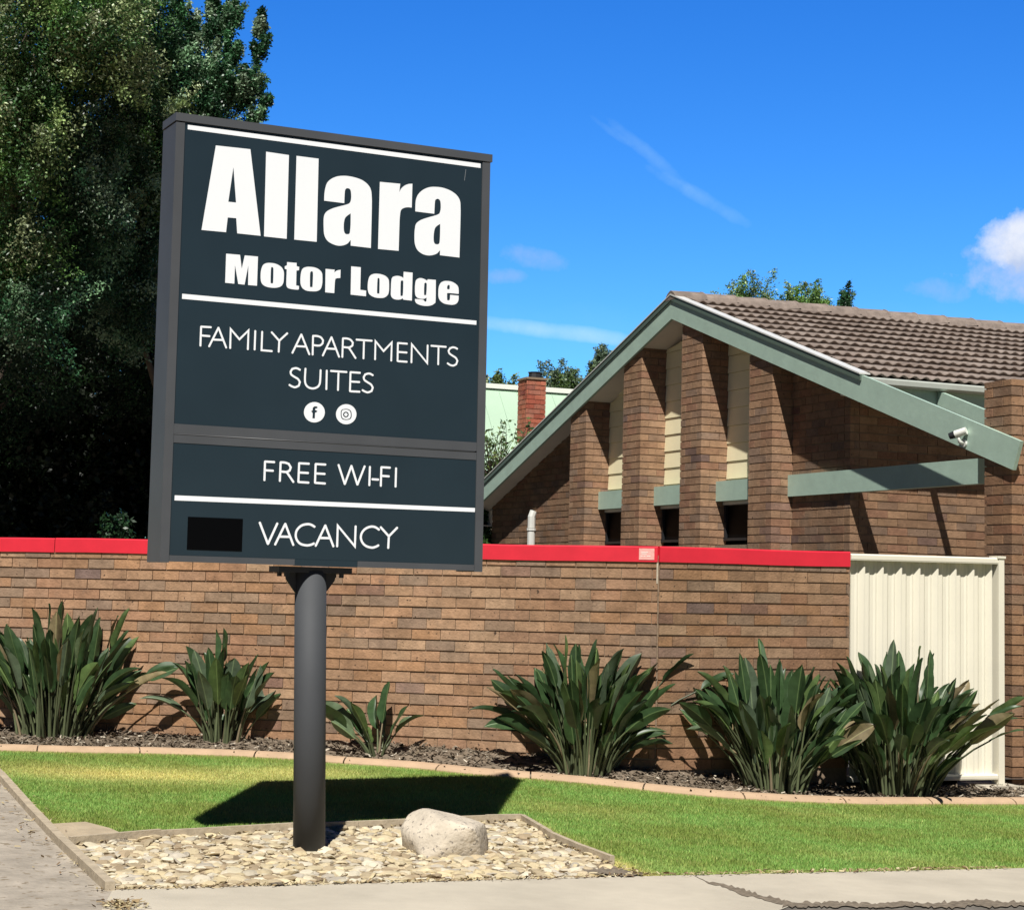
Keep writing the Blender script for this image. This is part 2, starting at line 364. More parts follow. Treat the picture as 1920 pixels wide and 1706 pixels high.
# crack with dirt across the pavement, and dirt gathered along its broken front edge
M_dirt = mat('grey_brown_dirt', (.20, .165, .125), .95, nscale=30, namp=.5, bump=.8, bscale=70, spec=.1)
def ragged(name, ck, lift, seed):
    r = random.Random(seed); up, lo = [], []
    for (x0, y0, w0), (x1, y1, w1) in zip(ck[:-1], ck[1:]):
        m_ = max(2, int(math.hypot(x1 - x0, y1 - y0) / 5))
        for k in range(m_):
            f = k / m_; x, y, w = x0 + (x1 - x0) * f, y0 + (y1 - y0) * f, w0 + (w1 - w0) * f
            up.append(ong(x + r.uniform(-1, 1), y - w * .5 * r.uniform(.35, 1.5))[:2]); lo.append(ong(x - w * .4 + r.uniform(-1, 1), y + w * .5 * r.uniform(.4, 1.4))[:2])
    sheet(name, up + lo[::-1], M_dirt, lift, step=.04)
ragged('pavement_crack', [(1296, 1640, .8), (1322, 1653, 1.0), (1330, 1657, 4), (1352, 1660, 6), (1372, 1666, 9), (1400, 1676, 10), (1432, 1684, 9), (1455, 1690, 10), (1478, 1697, 11)], .0065, 4)
ragged('edge_dirt', [(1470, 1697, 10), (1520, 1698, 10), (1600, 1698, 9), (1640, 1700, 8), (1700, 1697, 9), (1740, 1699, 8), (1790, 1697, 14), (1830, 1694, 14), (1860, 1697, 12), (1930, 1696, 8)], .0075, 5)
ragged('corner_dirt', [(1085, 1636, 6), (1115, 1637, 11), (1150, 1636, 15), (1180, 1640, 10), (1212, 1643, 3)], .012, 6)
ragged('corner_dirt', [(505, 1660, 3), (520, 1661, 7), (545, 1660, 3)], .012, 7)

# lawn outline
GB = [(130, 1583), (300, 1570), (560, 1556.5), (670, 1552), (767, 1548), (911, 1541), (979, 1539.5), (1031, 1571), (1090, 1597), (1148, 1620), (1204, 1643)]   # gravel bed border, left to right
gb = [ong(x, y) for x, y in GB]
kerb_in = [np.array([p[0], p[1] - .0]) for p in KERB]
lawn_poly = [p for p in kerb_in[1:]][::-1] + [ong(0, 1455)[:2], ong(60, 1522)[:2], ong(128, 1580)[:2]] + [p[:2] for p in gb] + [PAVE[2][:2], (7.2, float(lin(7.2, _px, _py)))]
def drypatch(x, y):
    a = ong(270, 1452); b = ong(560, 1450); c = ong(1080, 1590)
    d1 = np.exp(-(((x - a[0]) / .95) ** 2 + ((y - a[1]) / .42) ** 2)); d2 = np.exp(-(((x - b[0]) / .5) ** 2 + ((y - b[1] - .1) / .4) ** 2)) * .6
    ex = np.minimum.reduce([segd(x, y, gb[i], gb[i + 1]) for i in range(6, 10)]); d3 = np.exp(-(ex / .09) ** 2) * 1.1
    ey = np.abs(y - lin(x, _px, _py)); d4 = np.exp(-(ey / .05) ** 2) * .5
    ek = np.abs(y - lin(x, _kx, _ky)); d5 = np.exp(-(ek / .10) ** 2) * .35
    return np.clip(d1 + d2 + d3 + d4 + d5, 0, 1)
def segd(x, y, a, b):
    ax, ay = a[:2]; dx, dy = b[0] - ax, b[1] - ay; t = np.clip(((x - ax) * dx + (y - ay) * dy) / (dx * dx + dy * dy), 0, 1)
    return np.hypot(x - ax - t * dx, y - ay - t * dy)
sheet('lawn', lawn_poly, M_lawnbase, -.004, step=.12, colfn=lambda c: np.array([1, 1, 1]) * (1 - drypatch(c[0], c[1])) + np.array([2.6, 1.7, 2.2]) * drypatch(c[0], c[1]))
bare = [ong(95, 1545)[:2], ong(160, 1541)[:2], ong(205, 1553)[:2], ong(240, 1568)[:2], ong(132, 1582)[:2]]
sheet('bare_soil_patch', bare, mat('sandy_soil', (.42, .34, .23), .95, nscale=7, namp=.2, bump=.4), .004, step=.05)

# ---- grass blades
def scatter(poly, n):
    P = np.array([p[:2] for p in poly]); lo, hi = P.min(0), P.max(0); out = []
    tot = 0
    while tot < n:
        q = RN.uniform(lo, hi, (n, 2)); q = q[inside(q[:, 0], q[:, 1], P)]; out.append(q); tot += len(q)
    return np.concatenate(out)[:n]
G = scatter(lawn_poly, 430000)
dry = drypatch(G[:, 0], G[:, 1])
patch = .5 + .5 * np.sin(G[:, 0] * 3.1 + 1.3 * np.sin(G[:, 1] * 2.3)) * np.sin(G[:, 1] * 4.3 + G[:, 0] * 1.1)
patch = np.clip(patch + .35 * np.sin(G[:, 0] * 11 + 2 * np.sin(G[:, 1] * 7)) * np.sin(G[:, 1] * 13 + G[:, 0] * 5), 0, 1)
dry = np.clip(dry + .35 * np.clip(np.sin(G[:, 0] * 1.7 + 2.1) * np.sin(G[:, 1] * 3.3 + 1.0 + .6 * G[:, 0]) - .35, 0, 1), 0, 1)
fine = RN.random(len(G))
keep = ~inside(G[:, 0], G[:, 1], np.array(bare)) & (fine > dry * .35)
G, dry, patch, fine = G[keep], dry[keep], patch[keep], RN.random(keep.sum())
n = len(G); z = hgt(G[:, 0], G[:, 1]); h = RN.uniform(.011, .026, n) * (1 - .35 * dry) * (.85 + .3 * patch); az = RN.uniform(0, 2 * np.pi, n); w = RN.uniform(.0022, .0038, n)
lean = RN.normal(0, .35, (n, 2)) * h[:, None]
base = np.column_stack([G, z - .004]); sd = np.column_stack([np.cos(az), np.sin(az), 0 * az]) * w[:, None]
V = np.stack([base - sd, base + sd, base + np.column_stack([lean, h])], 1)
cg = np.array([.27, .47, .115]) * (1 - patch[:, None] * .45) + np.array([.13, .11, .02]) * patch[:, None]
cd = np.array([.78, .66, .27]); dm = np.clip(dry * .95 + (RN.random(n) < .12) * .45, 0, 1)[:, None] * RN.uniform(.5, 1, (n, 1))
cg = (cg * (1 - dm) + cd * dm) * RN.uniform(.7, 1.35, (n, 1))
fast_mesh('grass', V.reshape(-1, 3), 3, cg, M_grass)['kind'] = 'stuff'

# ---- gravel bed
gsoil = [p[:2] for p in gb] + [ong(1212, 1646)[:2], ong(971, 1652)[:2], ong(811, 1657)[:2], ong(450, 1668)[:2], ong(205, 1672)[:2]]
gpoly = [p[:2] for p in gb[:-1]] + [ong(1150, 1640)[:2], ong(971, 1646)[:2], ong(811, 1651)[:2], ong(450, 1663)[:2], ong(216, 1667)[:2]]
sheet('gravel_bed_soil', gsoil, M_soil, -.004, step=.1)
def ico():
    t = (1 + 5 ** .5) / 2
    v = [(-1, t, 0), (1, t, 0), (-1, -t, 0), (1, -t, 0), (0, -1, t), (0, 1, t), (0, -1, -t), (0, 1, -t), (t, 0, -1), (t, 0, 1), (-t, 0, -1), (-t, 0, 1)]
    f = [(0, 11, 5), (0, 5, 1), (0, 1, 7), (0, 7, 10), (0, 10, 11), (1, 5, 9), (5, 11, 4), (11, 10, 2), (10, 7, 6), (7, 1, 8), (3, 9, 4), (3, 4, 2), (3, 2, 6), (3, 6, 8), (3, 8, 9), (4, 9, 5), (2, 4, 11), (6, 2, 10), (8, 6, 7), (9, 8, 1)]
    v = [np.array(a) / np.linalg.norm(a) for a in v]
    return v, f
def subdiv(v, f):
    v = list(v); cache = {}; nf = []
    def mid(a, b):
        k = (min(a, b), max(a, b))
        if k not in cache: m = v[a] + v[b]; v.append(m / np.linalg.norm(m)); cache[k] = len(v) - 1
        return cache[k]
    for a, b, c in f:
        ab, bc, ca = mid(a, b), mid(b, c), mid(c, a); nf += [(a, ab, ca), (b, bc, ab), (c, ca, bc), (ab, bc, ca)]
    return v, nf
iv, if_ = subdiv(*ico())
IV, IF = np.array(iv), np.array(if_)
def stones(poly, n, smin, smax, cols, flat=(.22, .5), zoff=.0, pile=.03, edgefade=None):
    Q = scatter(poly, n); allv = []; allc = []
    for i, (x, y) in enumerate(Q):
        d = IV * 1.0
        k = RN.normal(0, 1, (5, 3)); amp = RN.uniform(.05, .14, 5)
        rr = 1 + sum(a * np.sin(2.2 * IV @ kk + RN.uniform(0, 6)) for a, kk in zip(amp, k))
        # cut some flat facets, so the stones look broken
        d = d * rr[:, None]
        for _ in range(3):
            nn = RN.normal(0, 1, 3); nn /= np.linalg.norm(nn); dd = d @ nn; lim = RN.uniform(.55, .85); m = dd > lim; d[m] -= np.outer(dd[m] - lim, nn)
        s = smin + (smax - smin) * RN.random() ** 2.2
        d = d * np.array([1, RN.uniform(.55, .95), RN.uniform(*flat)]) * s
        a = RN.uniform(0, 6.28); tl = RN.normal(0, .22, 2)
        ca, sa = np.cos(a), np.sin(a); R = np.array([[ca, -sa, 0], [sa, ca, 0], [0, 0, 1]])
        Rx = np.array([[1, 0, 0], [0, np.cos(tl[0]), -np.sin(tl[0])], [0, np.sin(tl[0]), np.cos(tl[0])]])
        d = d @ (R @ Rx).T
        d += [x, y, float(hgt(x, y)) + zoff + RN.uniform(0, pile) + s * .12]
        allv.append(d[IF].reshape(-1, 3)); c = np.array(cols[RN.integers(len(cols))]) * RN.uniform(.8, 1.12); allc.append(np.repeat(c[None], len(IF), 0))
    return np.concatenate(allv), np.concatenate(allc)
SANDS = [(.58, .49, .32), (.60, .53, .38), (.50, .41, .27), (.54, .45, .29), (.62, .56, .43), (.42, .34, .22), (.52, .46, .35), (.57, .47, .29), (.36, .28, .18), (.45, .40, .32)]
gv, gc = stones(gpoly, 5200, .011, .056, SANDS, flat=(.18, .42), pile=.015, zoff=-.016)
fast_mesh('gravel', gv, 3, gc, M_gravel)['kind'] = 'stuff'

# ---- dry clippings and leaf litter along the path edges
L1 = [np.column_stack([np.linspace(-1.2, 3.9, 900), lin(np.linspace(-1.2, 3.9, 900), _px, _py) + RN.normal(.0, .022, 900)])]
for i in range(len(gb) - 1):
    f = RN.random((70, 1)); L1.append(gb[i][:2] + (gb[i + 1][:2] - gb[i][:2]) * f + RN.normal(0, .03, (70, 2)))
q0, q1 = ong(0, 1459)[:2], ong(206, 1671)[:2]; f = RN.random((220, 1)); L1.append(q0 + (q1 - q0) * f + np.column_stack([RN.normal(-.08, .10, 220), RN.normal(0, .03, 220)]))
q2 = ong(228, 1699)[:2]; L1.append(q2 + RN.normal(0, 1, (260, 2)) * [.05, .07])
Q = np.concatenate(L1); Q = Q[RN.random(len(Q)) < .8]; n = len(Q); a = RN.uniform(0, 6.28, n); L_ = RN.uniform(.006, .022, n); W_ = RN.uniform(.0015, .006, n)
ux = np.column_stack([np.cos(a), np.sin(a), RN.normal(0, .25, n)]) * L_[:, None]; uy = np.column_stack([-np.sin(a), np.cos(a), RN.normal(0, .4, n)]) * W_[:, None]
c0 = np.column_stack([Q, hgt(Q[:, 0], Q[:, 1]) + .014]); V = np.stack([c0 - ux - uy, c0 + ux - uy, c0 + ux + uy, c0 - ux + uy], 1).reshape(-1, 3)
fast_mesh('leaf_litter', V, 4, np.array([(.40, .32, .17), (.30, .22, .12), (.18, .12, .07), (.50, .43, .26)])[RN.integers(4, size=n)], M_mulch)['kind'] = 'stuff'

# ---- garden bed mulch behind the kerb
bed = [np.array([p[0], p[1] + .03]) for p in KERB] + [np.array([WE[0] + 3, WE[1] + 1.0]), WE + gd * .02, WJ + gd * .02, WA + np.array([0, -.02])]
sheet('garden_bed', bed, mat('bed_soil', (.19, .15, .11), .95, nscale=14, namp=.4, bump=.8, bscale=30, spec=.1), .006, step=.07, noise=.014)
Q = scatter(bed, 14000); n = len(Q); a = RN.uniform(0, 6.28, n); L_ = RN.uniform(.007, .030, n); W_ = RN.uniform(.003, .008, n); tz = RN.normal(0, .35, n)
ux = np.column_stack([np.cos(a), np.sin(a), tz]) * L_[:, None]; uy = np.column_stack([-np.sin(a), np.cos(a), RN.normal(0, .5, n)]) * W_[:, None]
c0 = np.column_stack([Q, hgt(Q[:, 0], Q[:, 1]) + RN.uniform(.008, .03, n)])
V = np.stack([c0 - ux - uy, c0 + ux - uy, c0 + ux + uy, c0 - ux + uy], 1).reshape(-1, 3)
mc = np.array([(.11, .088, .064), (.16, .13, .095), (.075, .058, .042), (.27, .225, .17), (.18, .14, .095), (.50, .44, .35)])[RN.choice(6, n, p=[.25, .24, .18, .13, .12, .08])]
fast_mesh('mulch', V, 4, mc, M_mulch)['kind'] = 'stuff'

# ---- concrete garden kerb (sections with control joints)
mb = MB(); prof = [(0, -.05), (0, .022), (.010, .036), (.050, .054), (.105, .060), (.125, .045), (.13, -.05)]
KS = []
kk = np.array(KERB); segl = np.r_[0, np.cumsum(np.linalg.norm(np.diff(kk[:, :2], axis=0), axis=1))]
s_ = np.arange(0, segl[-1], .05); KS = np.column_stack([np.interp(s_, segl, kk[:, i]) for i in range(3)])
for _ in range(3): KS[1:-1] = (KS[:-2] + KS[1:-1] * 2 + KS[2:]) / 4
i = 0
while i < len(KS) - 2:
    j = min(i + rnd.choice([15, 16, 17, 18]), len(KS) - 1); ring = []
    for q in range(i, j + 1):
        p = KS[q].copy(); d = KS[min(q + 1, len(KS) - 1)] - KS[max(q - 1, 0)]; d[2] = 0; d /= np.linalg.norm(d); nn = np.array([-d[1], d[0], 0])
        if q == i: p = p + d * .006
        if q == j: p = p - d * .006
        ring.append([p + nn * a + np.array([0, 0, b - .012]) for a, b in prof])
    m_ = len(prof); vs = [v for r in ring for v in r]; fs = []
    for r in range(len(ring) - 1):
        for k in range(m_ - 1): fs.append((r * m_ + k, (r + 1) * m_ + k, (r + 1) * m_ + k + 1, r * m_ + k + 1))
    fs += [tuple(range(m_)), tuple((len(ring) - 1) * m_ + k for k in reversed(range(m_)))]
    mb.add(vs, fs); i = j
mb.build('garden_kerb', M_kerb)['kind'] = 'structure'

# ---- timber edgings
def plank_path(name, pts, w, hh, label, wob=.004):
    mb = MB(); pts = [np.array(p) for p in pts]
    for a, b in zip(pts[:-1], pts[1:]):
        d = b - a; d[2] = 0; d /= np.linalg.norm(d); nn = np.array([-d[1], d[0], 0]) * w / 2
        b2 = b - d * .002
        za, zb = hh + rnd.uniform(-wob, wob), hh + rnd.uniform(-wob, wob)
        P = [a - nn, b2 - nn, b2 + nn, a + nn]
        mb.hexa([p + np.array([0, 0, -.08]) for p in P] + [P[0] + [0, 0, za], P[1] + [0, 0, zb], P[2] + [0, 0, zb], P[3] + [0, 0, za]])
    o = mb.build(name, M_timber); o.location = (0, 0, 0); tag(o, label, 'edging', 'timber edgings'); return o
plank_path('timber_edging', [ong(-70, 1388), ong(0, 1459), ong(60, 1526), ong(118, 1588), ong(206, 1671)], .05, .045, 'long pale weathered timber board between grey driveway and lawn')
plank_path('timber_edging', [ong(x, y) for x, y in GB[:10]], .03, .045, 'low weathered timber border bent around the pale gravel bed')

# ---- boulder
def rock():
    v, f = subdiv(*subdiv(iv, if_)); v = np.array(v)
    c = ong(842, 1607); d = v.copy()
    d = np.sign(d) * np.abs(d) ** .62; d /= np.abs(d).max()
    k = RN.normal(0, 1, (9, 3)); rr = 1 + sum(.035 * np.sin(3 * v @ q + i) for i, q in enumerate(k)) + sum(.008 * np.sin(9 * v @ q + i * 2) for i, q in enumerate(k))
    d = d * rr[:, None]
    def cut(nn, lim):
        nn = np.array(nn, float); nn /= np.linalg.norm(nn); dd = d @ nn; m = dd > lim; d[m] -= np.outer((dd[m] - lim) * .88, nn)
    cut((.35, -.1, 1), .62); cut((-.55, -1, .35), .66); cut((-.72, -.25, .62), .70); cut((.95, -.35, .1), .72); cut((-.1, -.2, 1), .78); cut((.2, -1, -.25), .72); cut((-1, -.2, -.2), .86); cut((-.4, -1, .5), .86)
    d *= np.array([.255, .21, .165]); a = .12; ca, sa = math.cos(a), math.sin(a)
    d = d @ np.array([[ca, sa, 0], [-sa, ca, 0], [0, 0, 1]])
    d += c + np.array([0, .13, .088])
    mb = MB(); mb.add(d, f); o = mb.build('boulder', M_rock, smooth=True)
    tag(o, 'single pale granite boulder resting on the gravel beside the sign post', 'boulder')
rock()

# ================================================================== FRONT WALL
wl = WJ - WA; LW = np.linalg.norm(wl); ul = wl / LW; nl = np.array([ul[1], -ul[0]])
def ztopL(u): return 1.91 + (u - LW) * (.073 / 5.63)
def ztopR(u): return 1.91 + u * .0155
E_wall = empty('brick_wall', (WJ[0], WJ[1], .2), 'long low brown brick wall topped with a bright red metal cap', 'wall')
mb = MB(); HB = 19 * CH
hueL = lambda u, z: .98 + .10 * math.sin(u * 1.1) + .06 * math.sin(u * 2.9 + z * 2)
brick_run(mb, np.append(WA, 0), np.append(ul, 0), np.append(nl, 0), 0, LW - .006, -HB - .08, -.08, PAL_WALL, zshift=ztopL, phase=.07, depth=.05,
          hue=lambda u, z: (1.10 if u < 5.6 else 1.10 - .12 * (u - 5.6) / 2) * (1 + .05 * math.sin(u * 2.3)))
brick_run(mb, np.append(WJ, 0), np.append(ed, 0), np.append(gd, 0), .012, 1.722, -HB - .08, -.08, [tuple(np.array(c) * (.90, .90, .88)) for c in PAL_WALL], zshift=ztopR, phase=.0, depth=.05)
def core(mb, A, u, n, L, zt, inset=.014, thick=.10, mi=1):
    A = np.array(A); P = [A - n * inset, A + u * L - n * inset, A + u * L - n * (inset + thick), A - n * (inset + thick)]
    mb.hexa([np.append(p, -.2) for p in P] + [np.append(p, zt(l) - .07) for p, l in zip(P, (0, L, L, 0))], (1, 1, 1), mi)
core(mb, WA, ul, nl, LW - .01, ztopL); core(mb, WJ, ed, gd, 1.716, ztopR)
mb.build('wall', [M_brick, M_mortar], E_wall)
def capseg(A, u, n, s0, s1, zt, over=.012, h=.122):
    mb = MB(); lip = .010; ns_ = max(2, int((s1 - s0) / .3)); rings = []
    for k in range(ns_ + 1):
        q = s0 + (s1 - s0) * k / ns_; P = A + u * q; z_ = zt(q); w = .115 + over
        rings.append([np.append(P + n * over, z_ - h), np.append(P + n * over, z_ - lip), np.append(P + n * (over - lip), z_), np.append(P - n * (w - lip), z_), np.append(P - n * w, z_ - lip), np.append(P - n * w, z_ - h)])
    vs = [p for r in rings for p in r]
    fs = [(k * 6 + a, (k + 1) * 6 + a, (k + 1) * 6 + (a + 1) % 6, k * 6 + (a + 1) % 6) for k in range(ns_) for a in range(6)]
    fs += [tuple(range(6)), tuple(ns_ * 6 + a for a in reversed(range(6)))]
    mb.add(vs, fs)
    return mb.build('red_cap', M_red, E_wall)
jx = LW - np.linalg.norm(WJ - aty(118, 1020, 15.7)[:2])
def wavy(zt, ph): return lambda u: zt(u) + .0022 * math.sin(u * 2.3 + ph) + .0014 * math.sin(u * 5.9 + ph * 2)
capseg(WA, ul, nl, 0, jx - .003, wavy(ztopL, 0)); capseg(WA, ul, nl, jx + .003, LW - .008, wavy(ztopL, 1)); capseg(WJ, ed, gd, .004, 1.722, wavy(ztopR, 2))
# mortar-white joint under the join of the caps and the faded sticker
mb = MB()
P = np.append(WJ - ul * .01 + nl * .004, 0)
mb.hexa([P + np.array([dx, dy, dz]) for dz in (1.62, 1.785) for dx, dy in ((-.005, 0), (.006, 0), (.006, .02), (-.005, .02))]); mb.build('sealed_joint', mat('pale_sealant', (.50, .43, .33), .9, nscale=20, namp=.3), E_wall)
mb = MB(); s0, s1 = LW - .152, LW - .033
A0 = np.append(WA + ul * s0 + nl * .015, ztopL(s0) - .106); A1 = np.append(WA + ul * s1 + nl * .015, ztopL(s1) - .106)
mb.add([A0, A1, A1 + [0, 0, .088], A0 + [0, 0, .088]], [(0, 1, 2, 3)])
stk = mb.build('sticker', mat('faded_sticker', (.80, .40, .36), .6, nscale=60, namp=.2), E_wall)
mb = MB()
for fx, fz, fw in ((.15, .62, .45), (.15, .48, .35), (.12, .28, .12), (.3, .28, .12), (.5, .28, .25)):
    a = A0 + (A1 - A0) * fx + np.append(nl * .001, .088 * fz); b = a + (A1 - A0) * fw
    mb.add([a, b, b + [0, 0, .007], a + [0, 0, .007]], [(0, 1, 2, 3)])
mb.build('faded_print', mat('sticker_print', (.88, .70, .64), .6), stk)

# ================================================================== STEEL FENCE PANEL
E_f = empty('steel_fence_panel', (WR[0], WR[1], .08), 'cream ribbed steel fence panel filling the gap between red-capped wall and brick pillar', 'fence')
def FP(u, n, z): return np.append(WR + ed * u + gd * n, z)
FL = 1.478; zf = lambda u: 1.922 + u * .0150
mb = MB(); prof = []
u = -.01; per = .176
while u < FL - .04:
    for du, nn in ((0, -.056), (.050, -.050), (.066, -.060), (.098, -.060), (.112, -.050), (.128, -.054), (.158, -.020), (.170, -.020), (.1735, -.056)):
        if .004 < u + du < FL - .04: prof.append((u + du, nn))
    u += per
vs = []
for uu, nn in prof: vs += [FP(uu, nn, .12), FP(uu, nn, zf(uu) - .01)]
mb.add(vs, [(2 * i, 2 * i + 2, 2 * i + 3, 2 * i + 1) for i in range(len(prof) - 1)]); mb.build('ribbed_sheet', M_fence, E_f)
def rail(name, z0, z1, u0, u1, n0=-.075, n1=.012, r=.012):
    mb = MB(); cs = [(n1, z0), (n1 + .004, z0 + r), (n1 + .004, z1 - r), (n1 - r, z1), (n0 + r, z1), (n0, z1 - r), (n0, z0)]
    vs = [FP(uu, a, b + (zf(uu) - zf(0))) for uu in (u0, u1) for a, b in cs]; k = len(cs)
    mb.add(vs, [(i, i + k, (i + 1) % k + k, (i + 1) % k) for i in range(k)] + [tuple(range(k)), tuple(range(2 * k - 1, k - 1, -1))]); return mb.build(name, M_fence, E_f)
rail('top_rail', 1.868, 1.922, .006, FL - .03); rail('bottom_rail', .105, .150, .006, FL - .055)
mb = MB()
for u0, u1, n0, n1, zz in ((FL - .052, FL + .004, -.08, .02, 1.937),):
    P = [(u0, n1), (u1, n1), (u1, n0), (u0, n0)]; mb.hexa([FP(a, b, .03) for a, b in P] + [FP(a, b, zz) for a, b in P])
mb.build('end_post', M_fence, E_f)
mb = MB(); P = [(FL - .062, .028), (FL + .014, .028), (FL + .014, -.09), (FL - .062, -.09)]; mb.hexa([FP(a, b, 1.937) for a, b in P] + [FP(a, b, 1.957) for a, b in P]); mb.build('post_cap', M_fence, E_f)
mb = MB(); a, b = ong(1800, 1490), ong(1890, 1484)
P = [WR + ed * 1.22 + gd * .10, WR + ed * 1.60 + gd * .12, WR + ed * 1.60 - gd * .25, WR + ed * 1.22 - gd * .25]
mb.hexa([np.append(p, -.05) for p in P] + [np.append(p, .085) for p in P]); mb.build('concrete_slab', M_concrete)['kind'] = 'structure'

# ================================================================== MOTEL BUILDING
BX = np.array([4.4349, 19.2373]); TA, ZA, TANP = -2.2102, 4.8364, 0.345
E_b = empty('brick_motel_building', (BX[0], BX[1], .2), 'brown brick building with green gable boards, brick fins and grey-brown tiled roof', 'building')
def BP(t, o, z): return np.append(BX + gd * t + ed * o, z)
def zbar(t): return ZA - TANP * abs(t - TA)
g3, e3 = np.append(gd, 0), np.append(ed, 0)
ZB = .086 * 20       # first modelled course, just below the top of the front wall
def bbox(mb, t0, t1, o0, o1, z0, z1, col=(1, 1, 1), mi=0, ztf=None):
    P = [(t0, o0), (t1, o0), (t1, o1), (t0, o1)]
    mb.hexa([BP(a, b, z0) for a, b in P] + [BP(a, b, (min(z1, ztf(a)) if ztf else z1)) for a, b in P], col, mi)
# gable wall, side wall
mb = MB(); TC, TL = 1.0885, -8.235; OW = .245
zr = lambda t: zbar(t) + .03
org = np.append(BX + ed * OW, 0)
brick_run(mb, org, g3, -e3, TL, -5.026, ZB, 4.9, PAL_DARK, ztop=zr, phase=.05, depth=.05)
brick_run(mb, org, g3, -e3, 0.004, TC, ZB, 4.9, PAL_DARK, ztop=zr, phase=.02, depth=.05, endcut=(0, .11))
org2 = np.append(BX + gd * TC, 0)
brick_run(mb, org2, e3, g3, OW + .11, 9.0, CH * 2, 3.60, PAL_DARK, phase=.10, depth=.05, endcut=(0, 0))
# quoins: complete the alternate courses at the corner
z = ZB; k = 0
while z < 3.7:
    if k % 2: bbox(mb, TC - .10, TC, OW, OW + .105, z, z + CH - GAP, brick_col(PAL_DARK))
    else: bbox(mb, TC - .05, TC, OW + .052, OW + .105, z, z + CH - GAP, brick_col(PAL_DARK))
    z += CH; k += 1
# mortar cores
bbox(mb, TL + .01, -5.03, OW + .012, OW + .2, .1, 9, mi=1, ztf=zr)
for t0, t1 in ((-5.03, TA), (TA, .0)): pass
bbox(mb, .0, TC - .012, OW + .012, OW + .2, .1, 9, mi=1, ztf=zr)
bbox(mb, TC - .2, TC - .012, OW + .2, 14, .1, 3.60, mi=1)
bbox(mb, TL + .01, TL + .2, OW + .2, 14, .1, 2.60, mi=1)
bbox(mb, TL + .01, TC - .012, 13.9, 14.1, .1, 2.6, mi=1)
mb.build('wall', [M_brick, M_mortar], E_b)
# fins (pilasters)
FIN = [(-5.030, -4.5615), (-3.502, -3.0263), (-2.012, -1.5215), (-.475, 0.)]
PD = .345
for t0, t1 in FIN:
    mb = MB(); z = ZB; k = 0; w = t1 - t0; g2 = GV / 2; GAPH = GV
    while z < 4.86:
        zt = z + CH - GAP
        def B(a, b, c, d):
            if max(zr(a), zr(b)) > z + .01:
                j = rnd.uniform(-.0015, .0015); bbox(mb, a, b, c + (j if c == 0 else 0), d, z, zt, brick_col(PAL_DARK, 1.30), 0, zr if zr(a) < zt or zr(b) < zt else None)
        if k % 2 == 0:
            m = t0 + w / 2; B(t0, m - g2, 0, .11); B(m + g2, t1, 0, .11)
            B(t1 - .11, t1, .11 + GV, PD); B(t0, t0 + .11, .11 + GV, PD)
        else:
            B(t0, t0 + .11, 0, .23); B(t1 - .11, t1, 0, .23); B(t0 + .11 + GV, t1 - .11 - GV, 0, .11)
            B(t1 - .11, t1, .23 + GV, PD); B(t0, t0 + .11, .23 + GV, PD)
        z += CH; k += 1
    bbox(mb, t0 + .010, t1 - .010, .011, PD, .1, 9, mi=1, ztf=zr)
    mb.build('brick_fin', [M_brick, M_mortar], E_b)
# bays between the fins: boards above, window below
OC = .34
for (a0, a1), (b0, b1) in zip(FIN[:-1], FIN[1:]):
    t0, t1 = a1, b0
    mb = MB(); z = 2.70
    while z < 4.8:
        h_ = .205; lo_ = z; hi_ = z + h_ - .004
        pts = [(t0, OC - .006, lo_), (t1, OC - .006, lo_), (t1, OC + .02, lo_), (t0, OC + .02, lo_)]
        if min(zr(t0), zr(t1)) > lo_ + .02 or zr((t0 + t1) / 2) > lo_:
            top = [(t0, OC + .006, min(hi_, max(zr(t0), lo_ + .001))), (t1, OC + .006, min(hi_, max(zr(t1), lo_ + .001))), (t1, OC + .02, min(hi_, max(zr(t1), lo_ + .001))), (t0, OC + .02, min(hi_, max(zr(t0), lo_ + .001)))]
            mb.hexa([BP(*p) for p in pts] + [BP(*p) for p in top])
        z += h_
    bbox(mb, t0, t1, OC + .021, OC + .10, 2.62, 9, ztf=zr)
    mb.build('board_cladding', M_cream, E_b)
    mb = MB()
    for q in ((t0, t1, .305, .36, 2.595, 2.625), (t0, t1, .305, .36, 2.195, 2.225), (t0 + .0, t0 + .035, .31, .36, 2.226, 2.594), (t1 - .035, t1, .31, .36, 2.226, 2.594)): bbox(mb, *q)
    fr = mb.build('window', M_darksteel, E_b)
    mb = MB(); bbox(mb, t0, t1, .293, .304, 2.605, 2.641); mb.build('window_head', M_trim, E_b)
    mb = MB(); bbox(mb, t0 + .036, t1 - .036, .338, .345, 2.226, 2.594); mb.build('pane', M_glass, fr)
    mb = MB(); bbox(mb, t0, t1, .20, .345, 1.6, 2.14, mi=0); 
    mb.build('brick_sill', M_mortar, E_b)
# transom beam
mb = MB()
bbox(mb, FIN[0][1] - .02, 3.175, .20, .292, 2.642, 2.872); mb.build('transom_beam', M_green, E_b)
